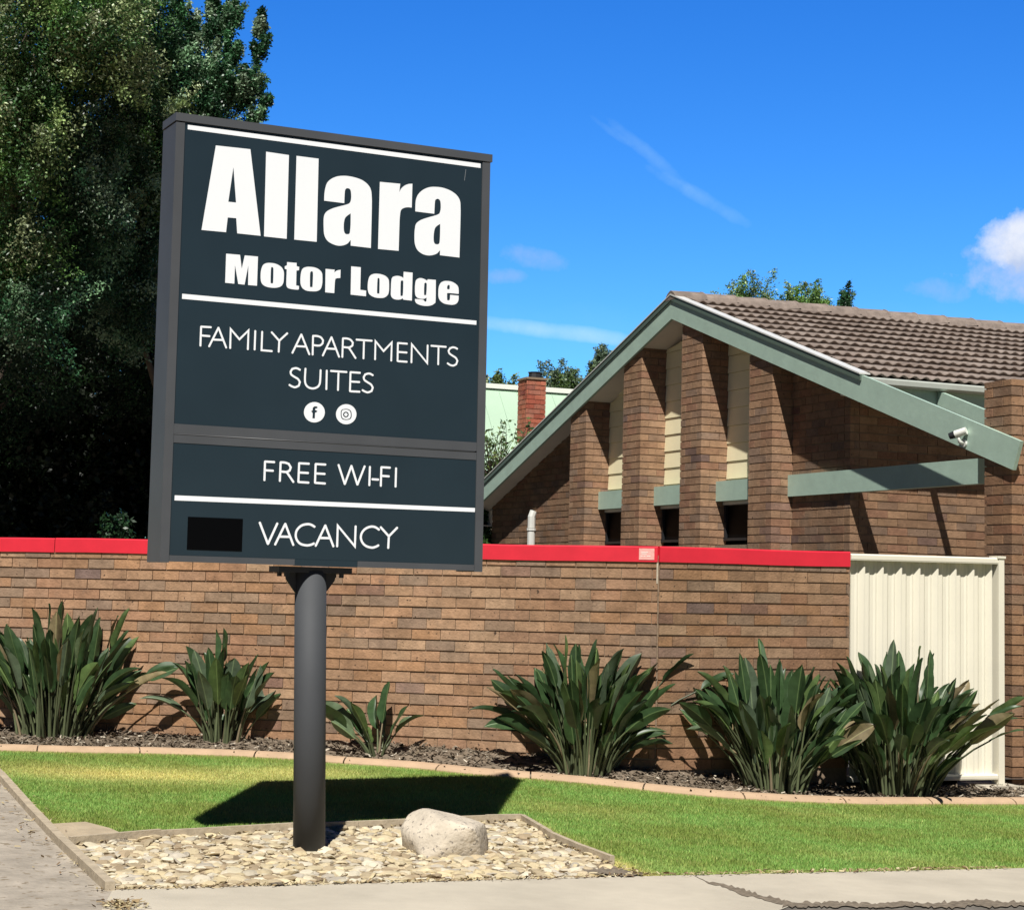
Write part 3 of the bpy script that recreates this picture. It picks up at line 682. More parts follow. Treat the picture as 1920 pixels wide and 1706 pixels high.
# barge boards
VH, TH = .277, .0
def barge(name, t0, t1, cut=0):
    mb = MB(); z0a, z0b = zbar(t0), zbar(t1); v = .277 if True else .2
    pts = []
    c = cut
    P = [(t0, z0a), (t1, z0b), (t1 + c, zbar(t1) - TANP * c + .277), (t0, z0a + .277)]
    f = [BP(a, -.04, b) for a, b in P]; bk = [BP(a, -.005, b) for a, b in P]
    mb.add(f + bk, [(0, 1, 2, 3), (7, 6, 5, 4), (0, 4, 5, 1), (1, 5, 6, 2), (2, 6, 7, 3), (3, 7, 4, 0)])
    return mb.build(name, M_green, E_b)
barge('barge_board', TA, 3.945, .10); barge('barge_board', TA - 7.0, TA)
def trimstrip(t0, t1):
    mb = MB(); P = [(t0, zbar(t0) + .222), (t1, zbar(t1) + .222), (t1, zbar(t1) + .285), (t0, zbar(t0) + .285)]
    f = [BP(a, -.058, b) for a, b in P]; bk = [BP(a, -.0402, b) for a, b in P]
    mb.add(f + bk, [(0, 1, 2, 3), (7, 6, 5, 4), (0, 4, 5, 1), (1, 5, 6, 2), (2, 6, 7, 3), (3, 7, 4, 0)])
    mb2 = MB(); P = [(t0, zbar(t0) + .2855), (t1, zbar(t1) + .2855), (t1, zbar(t1) + .300), (t0, zbar(t0) + .300)]
    f = [BP(a, -.066, b) for a, b in P]; bk = [BP(a, .06, b) for a, b in P]
    mb2.add(f + bk, [(0, 1, 2, 3), (7, 6, 5, 4), (0, 4, 5, 1), (1, 5, 6, 2), (2, 6, 7, 3), (3, 7, 4, 0)])
    mb2.build('roof_flashing', M_trim, E_b); return mb.build('verge_trim', mat('verge_green', (.10, .14, .11), .5), E_b)
trimstrip(TA, 1.70); trimstrip(TA - 7.0, TA)
# soffit linings (underside of the roof overhang)
mb = MB()
for t0, t1 in ((TA - 6.3, TA), (TA, 1.62)):
    f = [BP(a, o, zbar(a) + b) for b in (.032, .055) for a, o in ((t0, -.0045), (t1, -.0045), (t1, .50), (t0, .50))]
    mb.hexa(f)
f = [BP(a, o, b) for b in (2.50, 2.516) for a, o in ((TA - 6.75, -.0045), (TL + .0, -.0045), (TL + .0, .25), (TA - 6.75, .25))]; mb.hexa(f)
P = [(TL - .0, 2.517), (TL + .26, 2.86), (TL - .40, 2.62), (TL - .72, 2.517)]
bbox(mb, TL - .75, TL + .0, .235, .246, 2.517, 9, ztf=lambda t: zbar(t) + .0)
mb.build('soffit', M_soffit, E_b)
# left end of the boxed eave, facing out
mb = MB(); P = [(TL - .78, 2.517), (TL + .02, 2.517), (TL + .02, zbar(TL + .02) - .001), (TL - .78, zbar(TL - .78) - .001)]
f = [BP(a, -.020, b) for a, b in P]; bk = [BP(a, -.006, b) for a, b in P]
mb.add(f + bk, [(0, 1, 2, 3), (7, 6, 5, 4), (0, 4, 5, 1), (1, 5, 6, 2), (2, 6, 7, 3), (3, 7, 4, 0)]); mb.build('eave_box', M_soffit, E_b)
# eave: fascia, gutter, lining, rafters
mb = MB(); bbox(mb, 1.575, 1.610, .0, 14, 3.51, 3.70); mb.build('fascia_board', M_green, E_b)
mb = MB(); bbox(mb, 1.28, 1.574, .0, 14, 3.60, 3.615); mb.build('eave_lining', M_soffit, E_b)
mb = MB(); cs = [(1.612, 3.745), (1.612, 3.672), (1.690, 3.672), (1.715, 3.690), (1.722, 3.735), (1.716, 3.750), (1.704, 3.750), (1.702, 3.735), (1.698, 3.700), (1.684, 3.684), (1.622, 3.684), (1.622, 3.745)]
vs = [BP(a, o, b) for o in (-.02, 14) for a, b in cs]; k = len(cs); mb.add(vs, [(i, i + k, (i + 1) % k + k, (i + 1) % k) for i in range(k)] + [tuple(range(k)), tuple(range(2 * k - 1, k - 1, -1))]); mb.build('gutter', M_gutter, E_b)
for oo in (.90, 2.2, 3.5, 4.8):
    mb = MB(); t0, t1 = 1.625, 4.02; dz = -.075
    P = [(t0, zbar(t0) + .045 + dz + .05), (t1, zbar(t1) + .045 + dz + .05), (t1, zbar(t1) + .19 + dz + .05), (t0, zbar(t0) + .19 + dz + .05)]
    f = [BP(a, oo, b) for a, b in P]; bk = [BP(a, oo + .045, b) for a, b in P]
    mb.add(f + bk, [(0, 1, 2, 3), (7, 6, 5, 4), (0, 4, 5, 1), (1, 5, 6, 2), (2, 6, 7, 3), (3, 7, 4, 0)]); mb.build('rafter', M_green, E_b)
# free standing brick pillar carrying the end of the gable beam
mb = MB(); t0, t1, PO = 3.516, 3.8798, .365; z = .02; k = 0
while z < 3.50:
    zt = min(z + CH - GAP, 3.512)
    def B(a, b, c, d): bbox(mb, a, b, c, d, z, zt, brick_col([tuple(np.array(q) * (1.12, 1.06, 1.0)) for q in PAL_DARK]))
    if k % 2 == 0: B(t0, t1 - .11 - GAP, 0, .11); B(t1 - .11, t1, 0, .24); B(t0 + .12, t1, .24 + GAP, PO); B(t0, t0 + .11, .11 + GAP, PO)
    else: B(t0 + .11 + GAP, t1, 0, .11); B(t1 - .11, t1, .11 + GAP, PO); B(t0, t0 + .11, 0, .24); B(t0, t1 - .11 - GAP, .25, PO)
    z += CH; k += 1
bbox(mb, t0 + .012, t1 - .012, .012, PO - .012, 0, 3.49, mi=1); mb.build('brick_pillar', [M_brick, M_mortar], E_b)
# roof tiles: waves along the ridge direction, stepped courses down the slope
def tiles(sgn, tlen, name, omax):
    du = .0175; no = int((omax + .06) / du); O = .062 + np.arange(no) * du
    wave = (.5 - .5 * np.cos(2 * np.pi * O / .131)) * (.022 + .004 * np.sin(O * 2.7))
    ng = 12; gl = tlen / ng; rows = []
    for c in range(ng):
        for fr, lift in ((0, .0), (.0, .030), (1.0, .004)):
            pass
    vs = []; rr = []
    ck = np.repeat(rnd.sample(range(1000), 1), 1)
    for c in range(ng):                     # from ridge (c=0) to eave
        for s_, lift in ((c * gl - (.022 if c else 0), -.002), ((c + .5) * gl, .016), ((c + 1) * gl + .010, .041), ((c + 1) * gl + .012, .030), ((c + 1) * gl - .018, .012)):
            t = TA + sgn * s_; zz = ZA - TANP * s_ + .250
            rr.append([BP(t, o, zz + lift + (w_ if lift > .015 else w_ * .85 if lift >= .01 else w_ * .45)) for o, w_ in zip(O, wave)])
    me_v = [p for r in rr for p in r]; fs = []; cs = []
    for i in range(len(rr) - 1):
        for k in range(no - 1):
            q = (i * no + k, i * no + k + 1, (i + 1) * no + k + 1, (i + 1) * no + k); fs.append(q if sgn < 0 else q[::-1])
            hsh = math.sin((i // 5) * 12.9898 + int(O[k] / .284) * 78.233) * 43758.5; hsh -= math.floor(hsh)
            v_ = .82 + .36 * hsh; cs.append((v_, v_ * (.97 + .05 * hsh), v_ * (.95 + .08 * hsh)))
    mb = MB(); mb.v = [tuple(p) for p in me_v]; mb.f = fs; mb.c = cs; mb.m = [0] * len(fs)
    return mb.build(name, M_tile, E_b, smooth=False)
tiles(1, 3.885, 'roof', 13.5); tiles(-1, 6.9, 'roof', 13.5)
# ridge caps
o_ = -.06
mbs = []
k = 0
while o_ < 13.4:
    mb = MB(); L2 = .43; ring = []
    for oo, up in ((o_, .0), (o_ + L2 * .93, .014), (o_ + L2 * .93 + .001, .02), (o_ + L2, .02)):
        ring.append([BP(TA + .135 * x, oo, ZA + .250 + up + .004 + .075 * math.sqrt(max(0, 1 - (abs(x) ** 2.2))) - .04 * abs(x) + .012) for x in (-1, -.8, -.5, -.2, 0, .2, .5, .8, 1)])
    vs = [p for r in ring for p in r]; m_ = 9
    mb.add(vs, [(r * m_ + q, r * m_ + q + 1, (r + 1) * m_ + q + 1, (r + 1) * m_ + q) for r in range(3) for q in range(m_ - 1)] + [tuple(range(m_ - 1, -1, -1))], tuple(rnd.uniform(.9, 1.15) for _ in range(1)) * 3)
    mb.build('ridge_cap', M_tile, E_b); o_ += L2; k += 1
# ceiling slab that closes the roof space
mb = MB()
mb.add([BP(TA - 6.9, -.004, zbar(TA - 6.9) + .24), BP(TA, -.004, ZA + .24), BP(TA, 13.4, ZA + .24), BP(TA - 6.9, 13.4, zbar(TA - 6.9) + .24), BP(1.6, -.004, zbar(1.6) + .24), BP(1.6, 13.4, zbar(1.6) + .24)], [(0, 1, 2, 3), (1, 4, 5, 2)])
mb.build('roof_underlay', M_darksteel, E_b)
# downpipe with an elbow on the shaded gable wall
mb = MB(); dp = BP(-6.66, .19, 0)
mb.tube([dp + [0, 0, 1.5], dp + [0, 0, 2.40]], .055, 10); mb.tube([dp + [0, 0, 2.405], dp + [0, 0, 2.44]], .066, 10)
mb.tube([dp + [0, 0, 2.445], dp + [-.0, 0, 2.60], dp + e3 * .03 + [0, 0, 2.68]], .055, 10); mb.build('downpipe', M_trim, E_b, smooth=False)

# ---- security camera on the gable beam
cp = BP(3.30, -.04, 2.985); E_c = empty('security_camera', tuple(cp), 'small white and black security camera on the lower end of the green beam', 'camera')
out = -e3; ax = out * .55 - g3 * .80 + np.array([0, 0, -.30]); ax /= np.linalg.norm(ax)
mb = MB(); mb.tube([cp + out * .001, cp + out * .018], .033, 14); mb.build('mount_plate', M_offwhite, E_c, smooth=False)
mb = MB(); mid = cp + out * .066 + np.array([0, 0, .060]); mb.tube([cp + out * .0185, cp + out * .06 + [0, 0, .012], cp + out * .066 + [0, 0, .035], mid], [.017, .016, .014, .012], 10); mb.build('bracket', M_offwhite, E_c, smooth=True)
b0 = mid + np.array([0, 0, .028]); mb = MB(); mb.tube([b0 - ax * .070, b0 + ax * .035], .034, 16); mb.build('housing', M_offwhite, E_c)
mb = MB(); mb.tube([b0 + ax * .0355, b0 + ax * .088], [.0345, .029], 16); mb.build('lens_hood', M_darksteel, E_c)

# ================================================================== ROAD SIGN
SX, SY, SZ = -1.06, 9.9106, .1067 + EYE; YAW, SW, SH = .4109, 1.989, 2.5083; LEAN = -.009
u3 = np.array([math.cos(YAW), math.sin(YAW), 0]); wv = np.array([0, 0, 1.])
us, ws = u3 * math.cos(LEAN) - wv * math.sin(LEAN), wv * math.cos(LEAN) + u3 * math.sin(LEAN)
ns = np.cross(us, ws)          # towards the viewer (front)
if ns[1] > 0: ns = -ns
SO = np.array([SX, SY, SZ])
def SP(u, w, d=0): return SO + us * u + ws * w + ns * d
def s2(px, py):                 # point of the sign face seen at a pixel of the photo
    d = ray(px, py); C0 = np.array([0, 0, EYE]); k = ((SO - C0) @ ns) / (d @ ns); P = C0 + d * k - SO; return float(P @ us), float(P @ ws)
pb = atz(580, 1600, 0)
E_s = empty('roadside_sign', (pb[0], pb[1], 0), 'tall dark grey motel sign with white lettering on a single round post', 'sign')
def sbox(mb, u0, u1, w0, w1, d0, d1, col=(1, 1, 1), mi=0):
    P = [(u0, d1), (u1, d1), (u1, d0), (u0, d0)]
    mb.hexa([SP(a, w0, b) for a, b in P] + [SP(a, w1, b) for a, b in P], col, mi)
CD = -.235                      # cabinet depth
pw = lambda u, e: e
wA = s2(320, 798)[1]; wA2 = s2(326, 828)[1]   # not exact: the bars are level in the sign's own frame
# levels measured down the left edge of the face
def wl_at(px, py): return s2(px, py)[1]
w_midtop, w_midbot, w_rod = wl_at(326, 794), wl_at(325, 829.5), wl_at(326, 813)
w_bot = wl_at(316, 1040.5)
BAR = .052
mb = MB(); sbox(mb, .012, SW - .012, .03, SH - .05, CD, -.040); mb.build('cabinet', M_signframe, E_s)
def frame(name, *a):
    mb = MB(); sbox(mb, *a); return mb.build(name, M_signframe, E_s)
frame('side_rail', 0, BAR, 0, SH - .048, CD - .004, 0.0); frame('side_rail', SW - BAR, SW, 0, SH - .048, CD - .004, 0.0)
mb = MB(); sbox(mb, -.004, SW + .012, SH - .040, SH + .006, CD - .008, .0035); mb.build('top_rail', M_signframe, E_s)
frame('middle_rail', BAR + .001, SW - BAR - .001, w_rod + .004, w_midtop, -.039, -.002)
frame('middle_rail', BAR + .001, SW - BAR - .001, w_midbot, w_rod - .004, -.039, -.004)
mb = MB(); mb.tube([SP(BAR + .002, w_rod, -.006), SP(SW - BAR - .012, w_rod, -.006)], .0045, 8); mb.build('rod', M_signframe, E_s, smooth=True)
uL, uR = s2(553, 1055)[0], s2(671, 1058)[0]
frame('bottom_rail', BAR + .001, uL, 0.006, w_bot, -.039, -.004); frame('bottom_rail', uR, SW - BAR - .001, .006, w_bot, -.039, -.004)
mb = MB(); sbox(mb, BAR + .001, SW - BAR - .001, w_midtop + .001, SH - .042, -.030, -.0065); P_up = mb.build('upper_panel', M_signpanel, E_s)
mb = MB(); sbox(mb, BAR + .001, SW - BAR - .001, w_bot + .001, w_midbot - .001, -.030, -.0065); sbox(mb, uL + .001, uR - .001, .004, w_bot, -.030, -.0065); P_lo = mb.build('lower_panel', M_signpanel, E_s)
mb = MB(); a, b = s2(353, 968.5), s2(456, 972); c_ = s2(351, 1030); sbox(mb, a[0], b[0], c_[1], a[1], -.0060, -.004); mb.build('display_window', M_black, P_lo)
PAN = -.006
def s2p(px, py):                # same, on the recessed panel face
    d = ray(px, py); C0 = np.array([0, 0, EYE]); k = ((SO + ns * PAN - C0) @ ns) / (d @ ns); P = C0 + d * k - SO; return (float(P @ us), float(P @ ws))
def stripe(pts, parent):
    q = [s2p(*p) for p in pts]; w0 = (q[2][1] + q[3][1]) / 2; w1 = (q[0][1] + q[1][1]) / 2; u0, u1 = (q[0][0] + q[3][0]) / 2, (q[1][0] + q[2][0]) / 2
    mb = MB(); mb.add([SP(q[3][0], q[3][1], PAN + .001), SP(q[2][0], q[2][1], PAN + .001), SP(q[1][0], q[1][1], PAN + .001), SP(q[0][0], q[0][1], PAN + .001)], [(0, 1, 2, 3)]); mb.build('stripe', M_white, parent)
stripe([(352, 234.5), (901, 307.2), (901, 315.5), (351.8, 243)], P_up)
stripe([(341.5, 551), (893.3, 601.5), (893, 609.3), (341, 560.5)], P_up)
stripe([(327.5, 928.5), (890.5, 952.3), (890.2, 959.8), (327, 938)], P_lo)

def smooth_loop(pts, closed=True, sub=6, ang=50):
    """Catmull-Rom through the points, keeping sharp corners sharp"""
    P = [np.array(p, float) for p in pts]; n = len(P); sharp = []
    for i in range(n):
        if not closed and i in (0, n - 1): sharp.append(True); continue
        a, b = P[i] - P[i - 1], P[(i + 1) % n] - P[i]
        c = (a @ b) / (np.linalg.norm(a) * np.linalg.norm(b) + 1e-9); sharp.append(c < math.cos(math.radians(ang)))
    out = []
    for i in range(n if closed else n - 1):
        p1, p2 = P[i], P[(i + 1) % n]
        if sharp[i] and sharp[(i + 1) % n]: out.append(p1); continue
        p0 = P[i - 1] if not sharp[i] else 2 * p1 - p2
        p3 = P[(i + 2) % n] if not sharp[(i + 1) % n] else 2 * p2 - p1
        if sharp[i]: p0 = p1 - (p2 - p1) * .5 if not sharp[(i + 1) % n] else p0
        for k in range(sub):
            t = k / sub; out.append(.5 * ((2 * p1) + (-p0 + p2) * t + (2 * p0 - 5 * p1 + 4 * p2 - p3) * t * t + (-p0 + 3 * p1 - 3 * p2 + p3) * t ** 3))
    if not closed: out.append(P[-1])
    return out
def letter_mesh(name, loops_list, parent, d=PAN + .0012, mat_=None):
    """loops_list: for every glyph a list of outlines (outer first, then holes) in photo pixels; filled flat, cut like vinyl"""
    mb = MB()
    for loops in loops_list:
        pts = []; edges = []; L2 = []
        for lp in loops:
            q = [s2p(*p) for p in smooth_loop(lp)]; b = len(pts); pts += q; L2.append(q)
            edges += [(b + i, b + (i + 1) % len(q)) for i in range(len(q))]
        r = delaunay_2d_cdt([Vector(p) for p in pts], edges, [], 0, 1e-6)
        V = [(v.x, v.y) for v in r[0]]; fs = []
        for f in r[2]:
            cx_, cy_ = np.mean([V[i] for i in f], axis=0)
            k = sum(bool(inside(np.array([cx_]), np.array([cy_]), q)[0]) for q in L2)
            if k % 2: fs.append(tuple(f))
        mb.add([SP(a, b, d) for a, b in V], fs)
    return mb.build(name, mat_ or M_white, parent)
def Z(ox, oy, sc, pts): return [(ox + x / sc, oy + y / sc) for x, y in pts]
k1 = 2.8235
G_A = [Z(270, 190, k1, [(380, 235), (563, 255), (617, 713), (493, 700), (488, 620), (443, 616), (434, 694), (304, 682)]), Z(270, 190, k1, [(473, 350), (487, 537), (446, 533)])]
G_l1 = [Z(270, 190, k1, [(646, 268), (767, 286), (755, 729), (635, 716)])]
G_l2 = [Z(270, 190, k1, [(807, 290), (924, 305), (914, 745), (795, 733)])]
k2 = 10.66
A_OUT = [(188, 605), (192, 480), (212, 350), (250, 245), (330, 170), (450, 120), (600, 108), (760, 130), (930, 185), (1050, 270), (1120, 380), (1140, 540), (1140, 800), (1122, 1550), (718, 1503), (718, 1388), (640, 1470), (510, 1505), (380, 1480), (260, 1410), (195, 1300), (178, 1150), (182, 930), (230, 830), (340, 765), (480, 722), (640, 680), (705, 640), (728, 540), (720, 410), (690, 365), (640, 355), (608, 390), (598, 470), (590, 655)]
A_HOLE = [(718, 858), (716, 1080), (702, 1235), (685, 1270), (640, 1275), (603, 1255), (582, 1190), (582, 1060), (605, 955), (650, 905)]
G_a1 = [Z(590, 320, k2, A_OUT), Z(590, 320, k2, A_HOLE)]
A2_OUT = [(410, 712), (413, 580), (425, 470), (470, 370), (560, 285), (680, 232), (810, 222), (960, 240), (1110, 295), (1230, 380), (1300, 490), (1315, 640), (1313, 900), (1293, 1634), (902, 1587), (905, 1488), (830, 1560), (700, 1592), (570, 1568), (460, 1490), (405, 1370), (393, 1220), (402, 1060), (430, 955), (520, 885), (660, 835), (820, 790), (895, 755), (918, 660), (915, 530), (890, 475), (850, 460), (812, 485), (800, 560), (790, 760)]
A2_HOLE = [(908, 962), (905, 1180), (895, 1330), (875, 1365), (840, 1370), (798, 1352), (778, 1290), (780, 1170), (800, 1060), (840, 1005)]
G_a2 = [Z(740, 330, k2, A2_OUT), Z(740, 330, k2, A2_HOLE)]
G_r = [Z(740, 330, k2, [(-298, 122), (110, 160), (92, 328), (130, 255), (200, 195), (275, 166), (353, 160), (340, 637), (260, 630), (180, 645), (125, 690), (105, 790), (95, 950), (78, 1500), (-335, 1462)])]
letter_mesh('lettering', [G_A, G_l1, G_l2, G_a1, G_r, G_a2], P_up)
k3, k4 = 16.0, 13.714
O_ = lambda ox, oy, k, pts, hole: [Z(ox, oy, k, pts), Z(ox, oy, k, hole)]
G_M = [Z(410, 470, k3, [(222, 95), (640, 130), (690, 545), (780, 147), (1178, 182), (1148, 1058), (880, 1035), (888, 450), (775, 1025), (585, 1003), (488, 440), (468, 995), (192, 968)])]
G_o1 = O_(410, 470, k3, [(1530, 372), (1680, 390), (1800, 440), (1900, 520), (1952, 640), (1955, 800), (1940, 960), (1880, 1060), (1770, 1110), (1620, 1118), (1450, 1092), (1330, 1030), (1270, 930), (1255, 780), (1268, 600), (1320, 450), (1410, 385)],
          [(1600, 492), (1632, 520), (1640, 620), (1630, 960), (1610, 985), (1575, 985), (1557, 955), (1560, 700), (1572, 520)])
G_t = [Z(520, 480, k4, [(248, 160), (495, 182), (495, 268), (562, 285), (555, 372), (490, 380), (482, 760), (556, 775), (552, 862), (500, 870), (360, 855), (270, 825), (235, 770), (228, 690), (240, 350), (190, 335), (188, 270), (245, 243)])]
G_o2 = O_(520, 480, k4, [(830, 282), (960, 300), (1070, 350), (1145, 440), (1157, 560), (1152, 720), (1110, 850), (1020, 905), (900, 912), (750, 895), (650, 835), (600, 740), (590, 600), (608, 430), (650, 330), (730, 290)],
          [(880, 395), (908, 415), (915, 500), (903, 780), (890, 805), (850, 802), (838, 770), (842, 450)])
G_r2 = [Z(520, 480, k4, [(1238, 335), (1475, 357), (1462, 428), (1530, 378), (1625, 358), (1618, 570), (1540, 575), (1492, 590), (1478, 680), (1462, 960), (1228, 938)])]
G_L = [Z(640, 490, k3, [(292, 155), (582, 182), (565, 858), (742, 882), (738, 1053), (275, 1003)])]
G_o3 = O_(640, 490, k3, [(1050, 375), (1200, 395), (1330, 450), (1410, 540), (1430, 660), (1425, 900), (1390, 1010), (1300, 1085), (1180, 1105), (1020, 1090), (890, 1035), (815, 950), (788, 800), (800, 600), (850, 450), (940, 390)],
          [(1112, 500), (1140, 520), (1145, 620), (1138, 950), (1120, 972), (1088, 972), (1070, 940), (1075, 700), (1085, 520)])
k5 = 13.714
G_d = O_(740, 490, k5, [(228, 272), (460, 295), (440, 1015), (222, 990), (200, 955), (140, 985), (40, 988), (-50, 955), (-98, 880), (-100, 750), (-90, 520), (-65, 420), (0, 385), (90, 378), (170, 400), (222, 432)],
         [(190, 492), (220, 510), (215, 760), (205, 890), (170, 892), (148, 870), (150, 620), (156, 510)])
G_g = O_(740, 490, k5, [(640, 435), (740, 450), (830, 500), (850, 465), (1057, 482), (1050, 1010), (1020, 1085), (940, 1135), (820, 1152), (680, 1135), (570, 1090), (525, 1030), (520, 970), (620, 978), (735, 995), (775, 1042), (812, 1035), (820, 940), (745, 968), (640, 962), (570, 930), (530, 870), (518, 760), (525, 580), (555, 480)],
         [(790, 550), (822, 570), (820, 720), (808, 870), (775, 875), (755, 855), (755, 700), (762, 570)])
G_e = O_(740, 490, k5, [(1340, 508), (1460, 525), (1570, 585), (1630, 660), (1645, 760), (1643, 842), (1400, 820), (1345, 822), (1348, 985), (1375, 1010), (1410, 1000), (1420, 940), (1422, 865), (1643, 885), (1638, 1000), (1590, 1085), (1500, 1120), (1390, 1115), (1260, 1085), (1165, 1010), (1125, 920), (1120, 780), (1135, 650), (1180, 560), (1250, 518)],
         [(1385, 605), (1412, 622), (1412, 700), (1400, 725), (1365, 722), (1348, 705), (1352, 640)])
letter_mesh('lettering', [G_M, G_o1, G_t, G_o2, G_r2, G_L, G_o3, G_d, G_g, G_e], P_up)

def strokes(name, items, width_px, parent, d=PAN + .0012):
    """light sans-serif letters: each item is one pen stroke (photo pixels) drawn as a ribbon with round ends"""
    mb = MB(); lay = 0
    for st in items:
        q = smooth_loop(st, closed=False, sub=5, ang=40) if len(st) > 2 else [np.array(p, float) for p in st]
        q = [np.array(s2p(*p)) for p in q]
        hw = width_px * 10.4 / FPX / 2; dd = d + .00025 * (lay % 4); lay += 1
        n = len(q); left = []; right = []
        for i in range(n):
            a = q[i] - q[i - 1] if i else q[1] - q[0]; b = q[i + 1] - q[i] if i < n - 1 else a
            a = a / np.linalg.norm(a); b = b / np.linalg.norm(b); tt = a + b
            if np.linalg.norm(tt) < .25: tt = np.array([-a[1], a[0]]) * 0 + a
            tt /= np.linalg.norm(tt); nn = np.array([-tt[1], tt[0]]); cs_ = max(.42, nn @ np.array([-a[1], a[0]]))
            left.append(q[i] + nn * hw / cs_); right.append(q[i] - nn * hw / cs_)
        d0 = (q[1] - q[0]) / np.linalg.norm(q[1] - q[0]); d1 = (q[-1] - q[-2]) / np.linalg.norm(q[-1] - q[-2])
        def capp(c, dr): 
            nn = np.array([-dr[1], dr[0]]); return [c + dr * hw * math.sin(t) * .8 + nn * hw * math.cos(t) for t in (math.pi * .25, math.pi * .5, math.pi * .75)]
        V = left + right; nl_ = len(left)
        mb.add([SP(a, b, dd) for a, b in V], [(i, nl_ + i, nl_ + i + 1, i + 1) for i in range(nl_ - 1)])
        mb.add([SP(a, b, dd) for a, b in [left[-1]] + capp(q[-1], d1) + [right[-1]]], [(4, 3, 2, 1, 0)])
        mb.add([SP(a, b, dd) for a, b in [right[0]] + capp(q[0], -d0) + [left[0]]], [(4, 3, 2, 1, 0)])
    return mb.build(name, M_white, parent)
def ZS(ox, oy, sc, L2): return [Z(ox, oy, sc, s) for s in L2]
line1 = ZS(360, 600, 9.6, [[(150, 465), (163, 122)], [(163, 122), (340, 132)], [(163, 280), (315, 293)],
    [(305, 478), (475, 140)], [(475, 140), (615, 500)], [(385, 355), (550, 362)],
    [(685, 508), (695, 165), (852, 350), (1015, 190), (1003, 530)], [(1137, 198), (1125, 535)], [(1262, 212), (1250, 545), (1438, 562)],
    [(1432, 222), (1568, 375)], [(1715, 240), (1568, 375)], [(1568, 375), (1558, 575)]])
line1 += ZS(540, 615, 10.667, [[(85, 500), (265, 130)], [(265, 130), (425, 530)], [(170, 365), (345, 374)],
    [(490, 535), (498, 160)], [(498, 160), (580, 163), (655, 190), (700, 250), (690, 310), (640, 350), (570, 352), (500, 342)],
    [(693, 553), (868, 185)], [(868, 185), (1020, 580)], [(780, 412), (950, 422)],
    [(1085, 583), (1097, 210)], [(1097, 210), (1180, 213), (1250, 240), (1295, 295), (1285, 355), (1230, 388), (1170, 390), (1098, 382)], [(1195, 395), (1230, 420), (1350, 605)],
    [(1365, 235), (1675, 258)], [(1518, 250), (1508, 612)]])
line1 += ZS(690, 630, 10.105, [[(132, 445), (140, 100), (293, 288), (448, 125), (438, 470)], [(563, 135), (738, 148)], [(563, 135), (557, 478)], [(560, 303), (733, 315)], [(557, 478), (735, 490)],
    [(820, 502), (828, 158), (1120, 515), (1128, 178)], [(1195, 187), (1475, 208)], [(1335, 200), (1328, 540)],
    [(1690, 245), (1645, 222), (1600, 217), (1550, 235), (1524, 280), (1540, 330), (1600, 375), (1660, 415), (1692, 470), (1670, 535), (1615, 562), (1555, 550), (1505, 518)]])
strokes('lettering', line1, 3.7, P_up)
line2 = ZS(520, 680, 9.6, [[(408, 130), (360, 105), (320, 100), (265, 115), (237, 165), (250, 215), (310, 258), (370, 295), (405, 350), (385, 415), (320, 443), (262, 428), (215, 400)],
    [(505, 108), (495, 300), (510, 390), (560, 445), (635, 465), (710, 445), (755, 395), (770, 310), (778, 135)],
    [(888, 142), (880, 480)], [(960, 150), (1245, 170)], [(1100, 162), (1090, 495)],
    [(1315, 172), (1488, 184)], [(1315, 172), (1305, 515)], [(1310, 340), (1475, 350)], [(1305, 515), (1480, 524)],
    [(1718, 228), (1675, 203), (1635, 197), (1580, 213), (1552, 262), (1566, 312), (1625, 355), (1685, 395), (1716, 450), (1695, 510), (1630, 535), (1575, 520), (1530, 495)]])
strokes('lettering', line2, 3.8, P_up)
line3 = ZS(480, 850, 6.857, [[(107, 345), (115, 105)], [(115, 105), (235, 112)], [(112, 217), (218, 223)],
    [(305, 355), (315, 115)], [(315, 115), (370, 118), (420, 135), (446, 180), (432, 220), (390, 238), (315, 232)], [(385, 240), (405, 258), (480, 368)],
    [(553, 127), (680, 133)], [(553, 127), (543, 368)], [(548, 245), (670, 252)], [(543, 368), (675, 376)],
    [(765, 137), (892, 144)], [(765, 137), (757, 378)], [(760, 257), (883, 264)], [(757, 378), (887, 387)],
    [(1060, 148), (1140, 395)], [(1140, 395), (1226, 160)], [(1226, 160), (1302, 402)], [(1302, 402), (1396, 165)],
    [(1463, 172), (1455, 410)], [(1493, 332), (1572, 337)], [(1610, 178), (1722, 184)], [(1610, 178), (1603, 418)], [(1606, 288), (1708, 295)], [(1800, 190), (1793, 428)]])
strokes('lettering', line3[:15], 4.1, P_lo); strokes('lettering', line3[15:], 4.1, P_lo)
line4 = ZS(470, 960, 6.62, [[(112, 130), (213, 395)], [(213, 395), (330, 140)], [(302, 402), (428, 145)], [(428, 145), (528, 408)], [(360, 303), (480, 306)],
    [(793, 182), (745, 155), (690, 150), (625, 170), (575, 220), (558, 280), (570, 340), (615, 392), (690, 412), (745, 405), (785, 388)],
    [(805, 418), (925, 165)], [(925, 165), (1025, 425)], [(858, 320), (985, 323)],
    [(1072, 425), (1080, 168), (1292, 425), (1302, 175)],
    [(1592, 218), (1545, 187), (1490, 180), (1425, 205), (1380, 255), (1366, 315), (1385, 375), (1430, 420), (1500, 440), (1550, 430), (1585, 412)],
    [(1612, 187), (1714, 300)], [(1818, 193), (1714, 300)], [(1714, 300), (1706, 445)]])
strokes('lettering', line4, 4.3, P_lo)
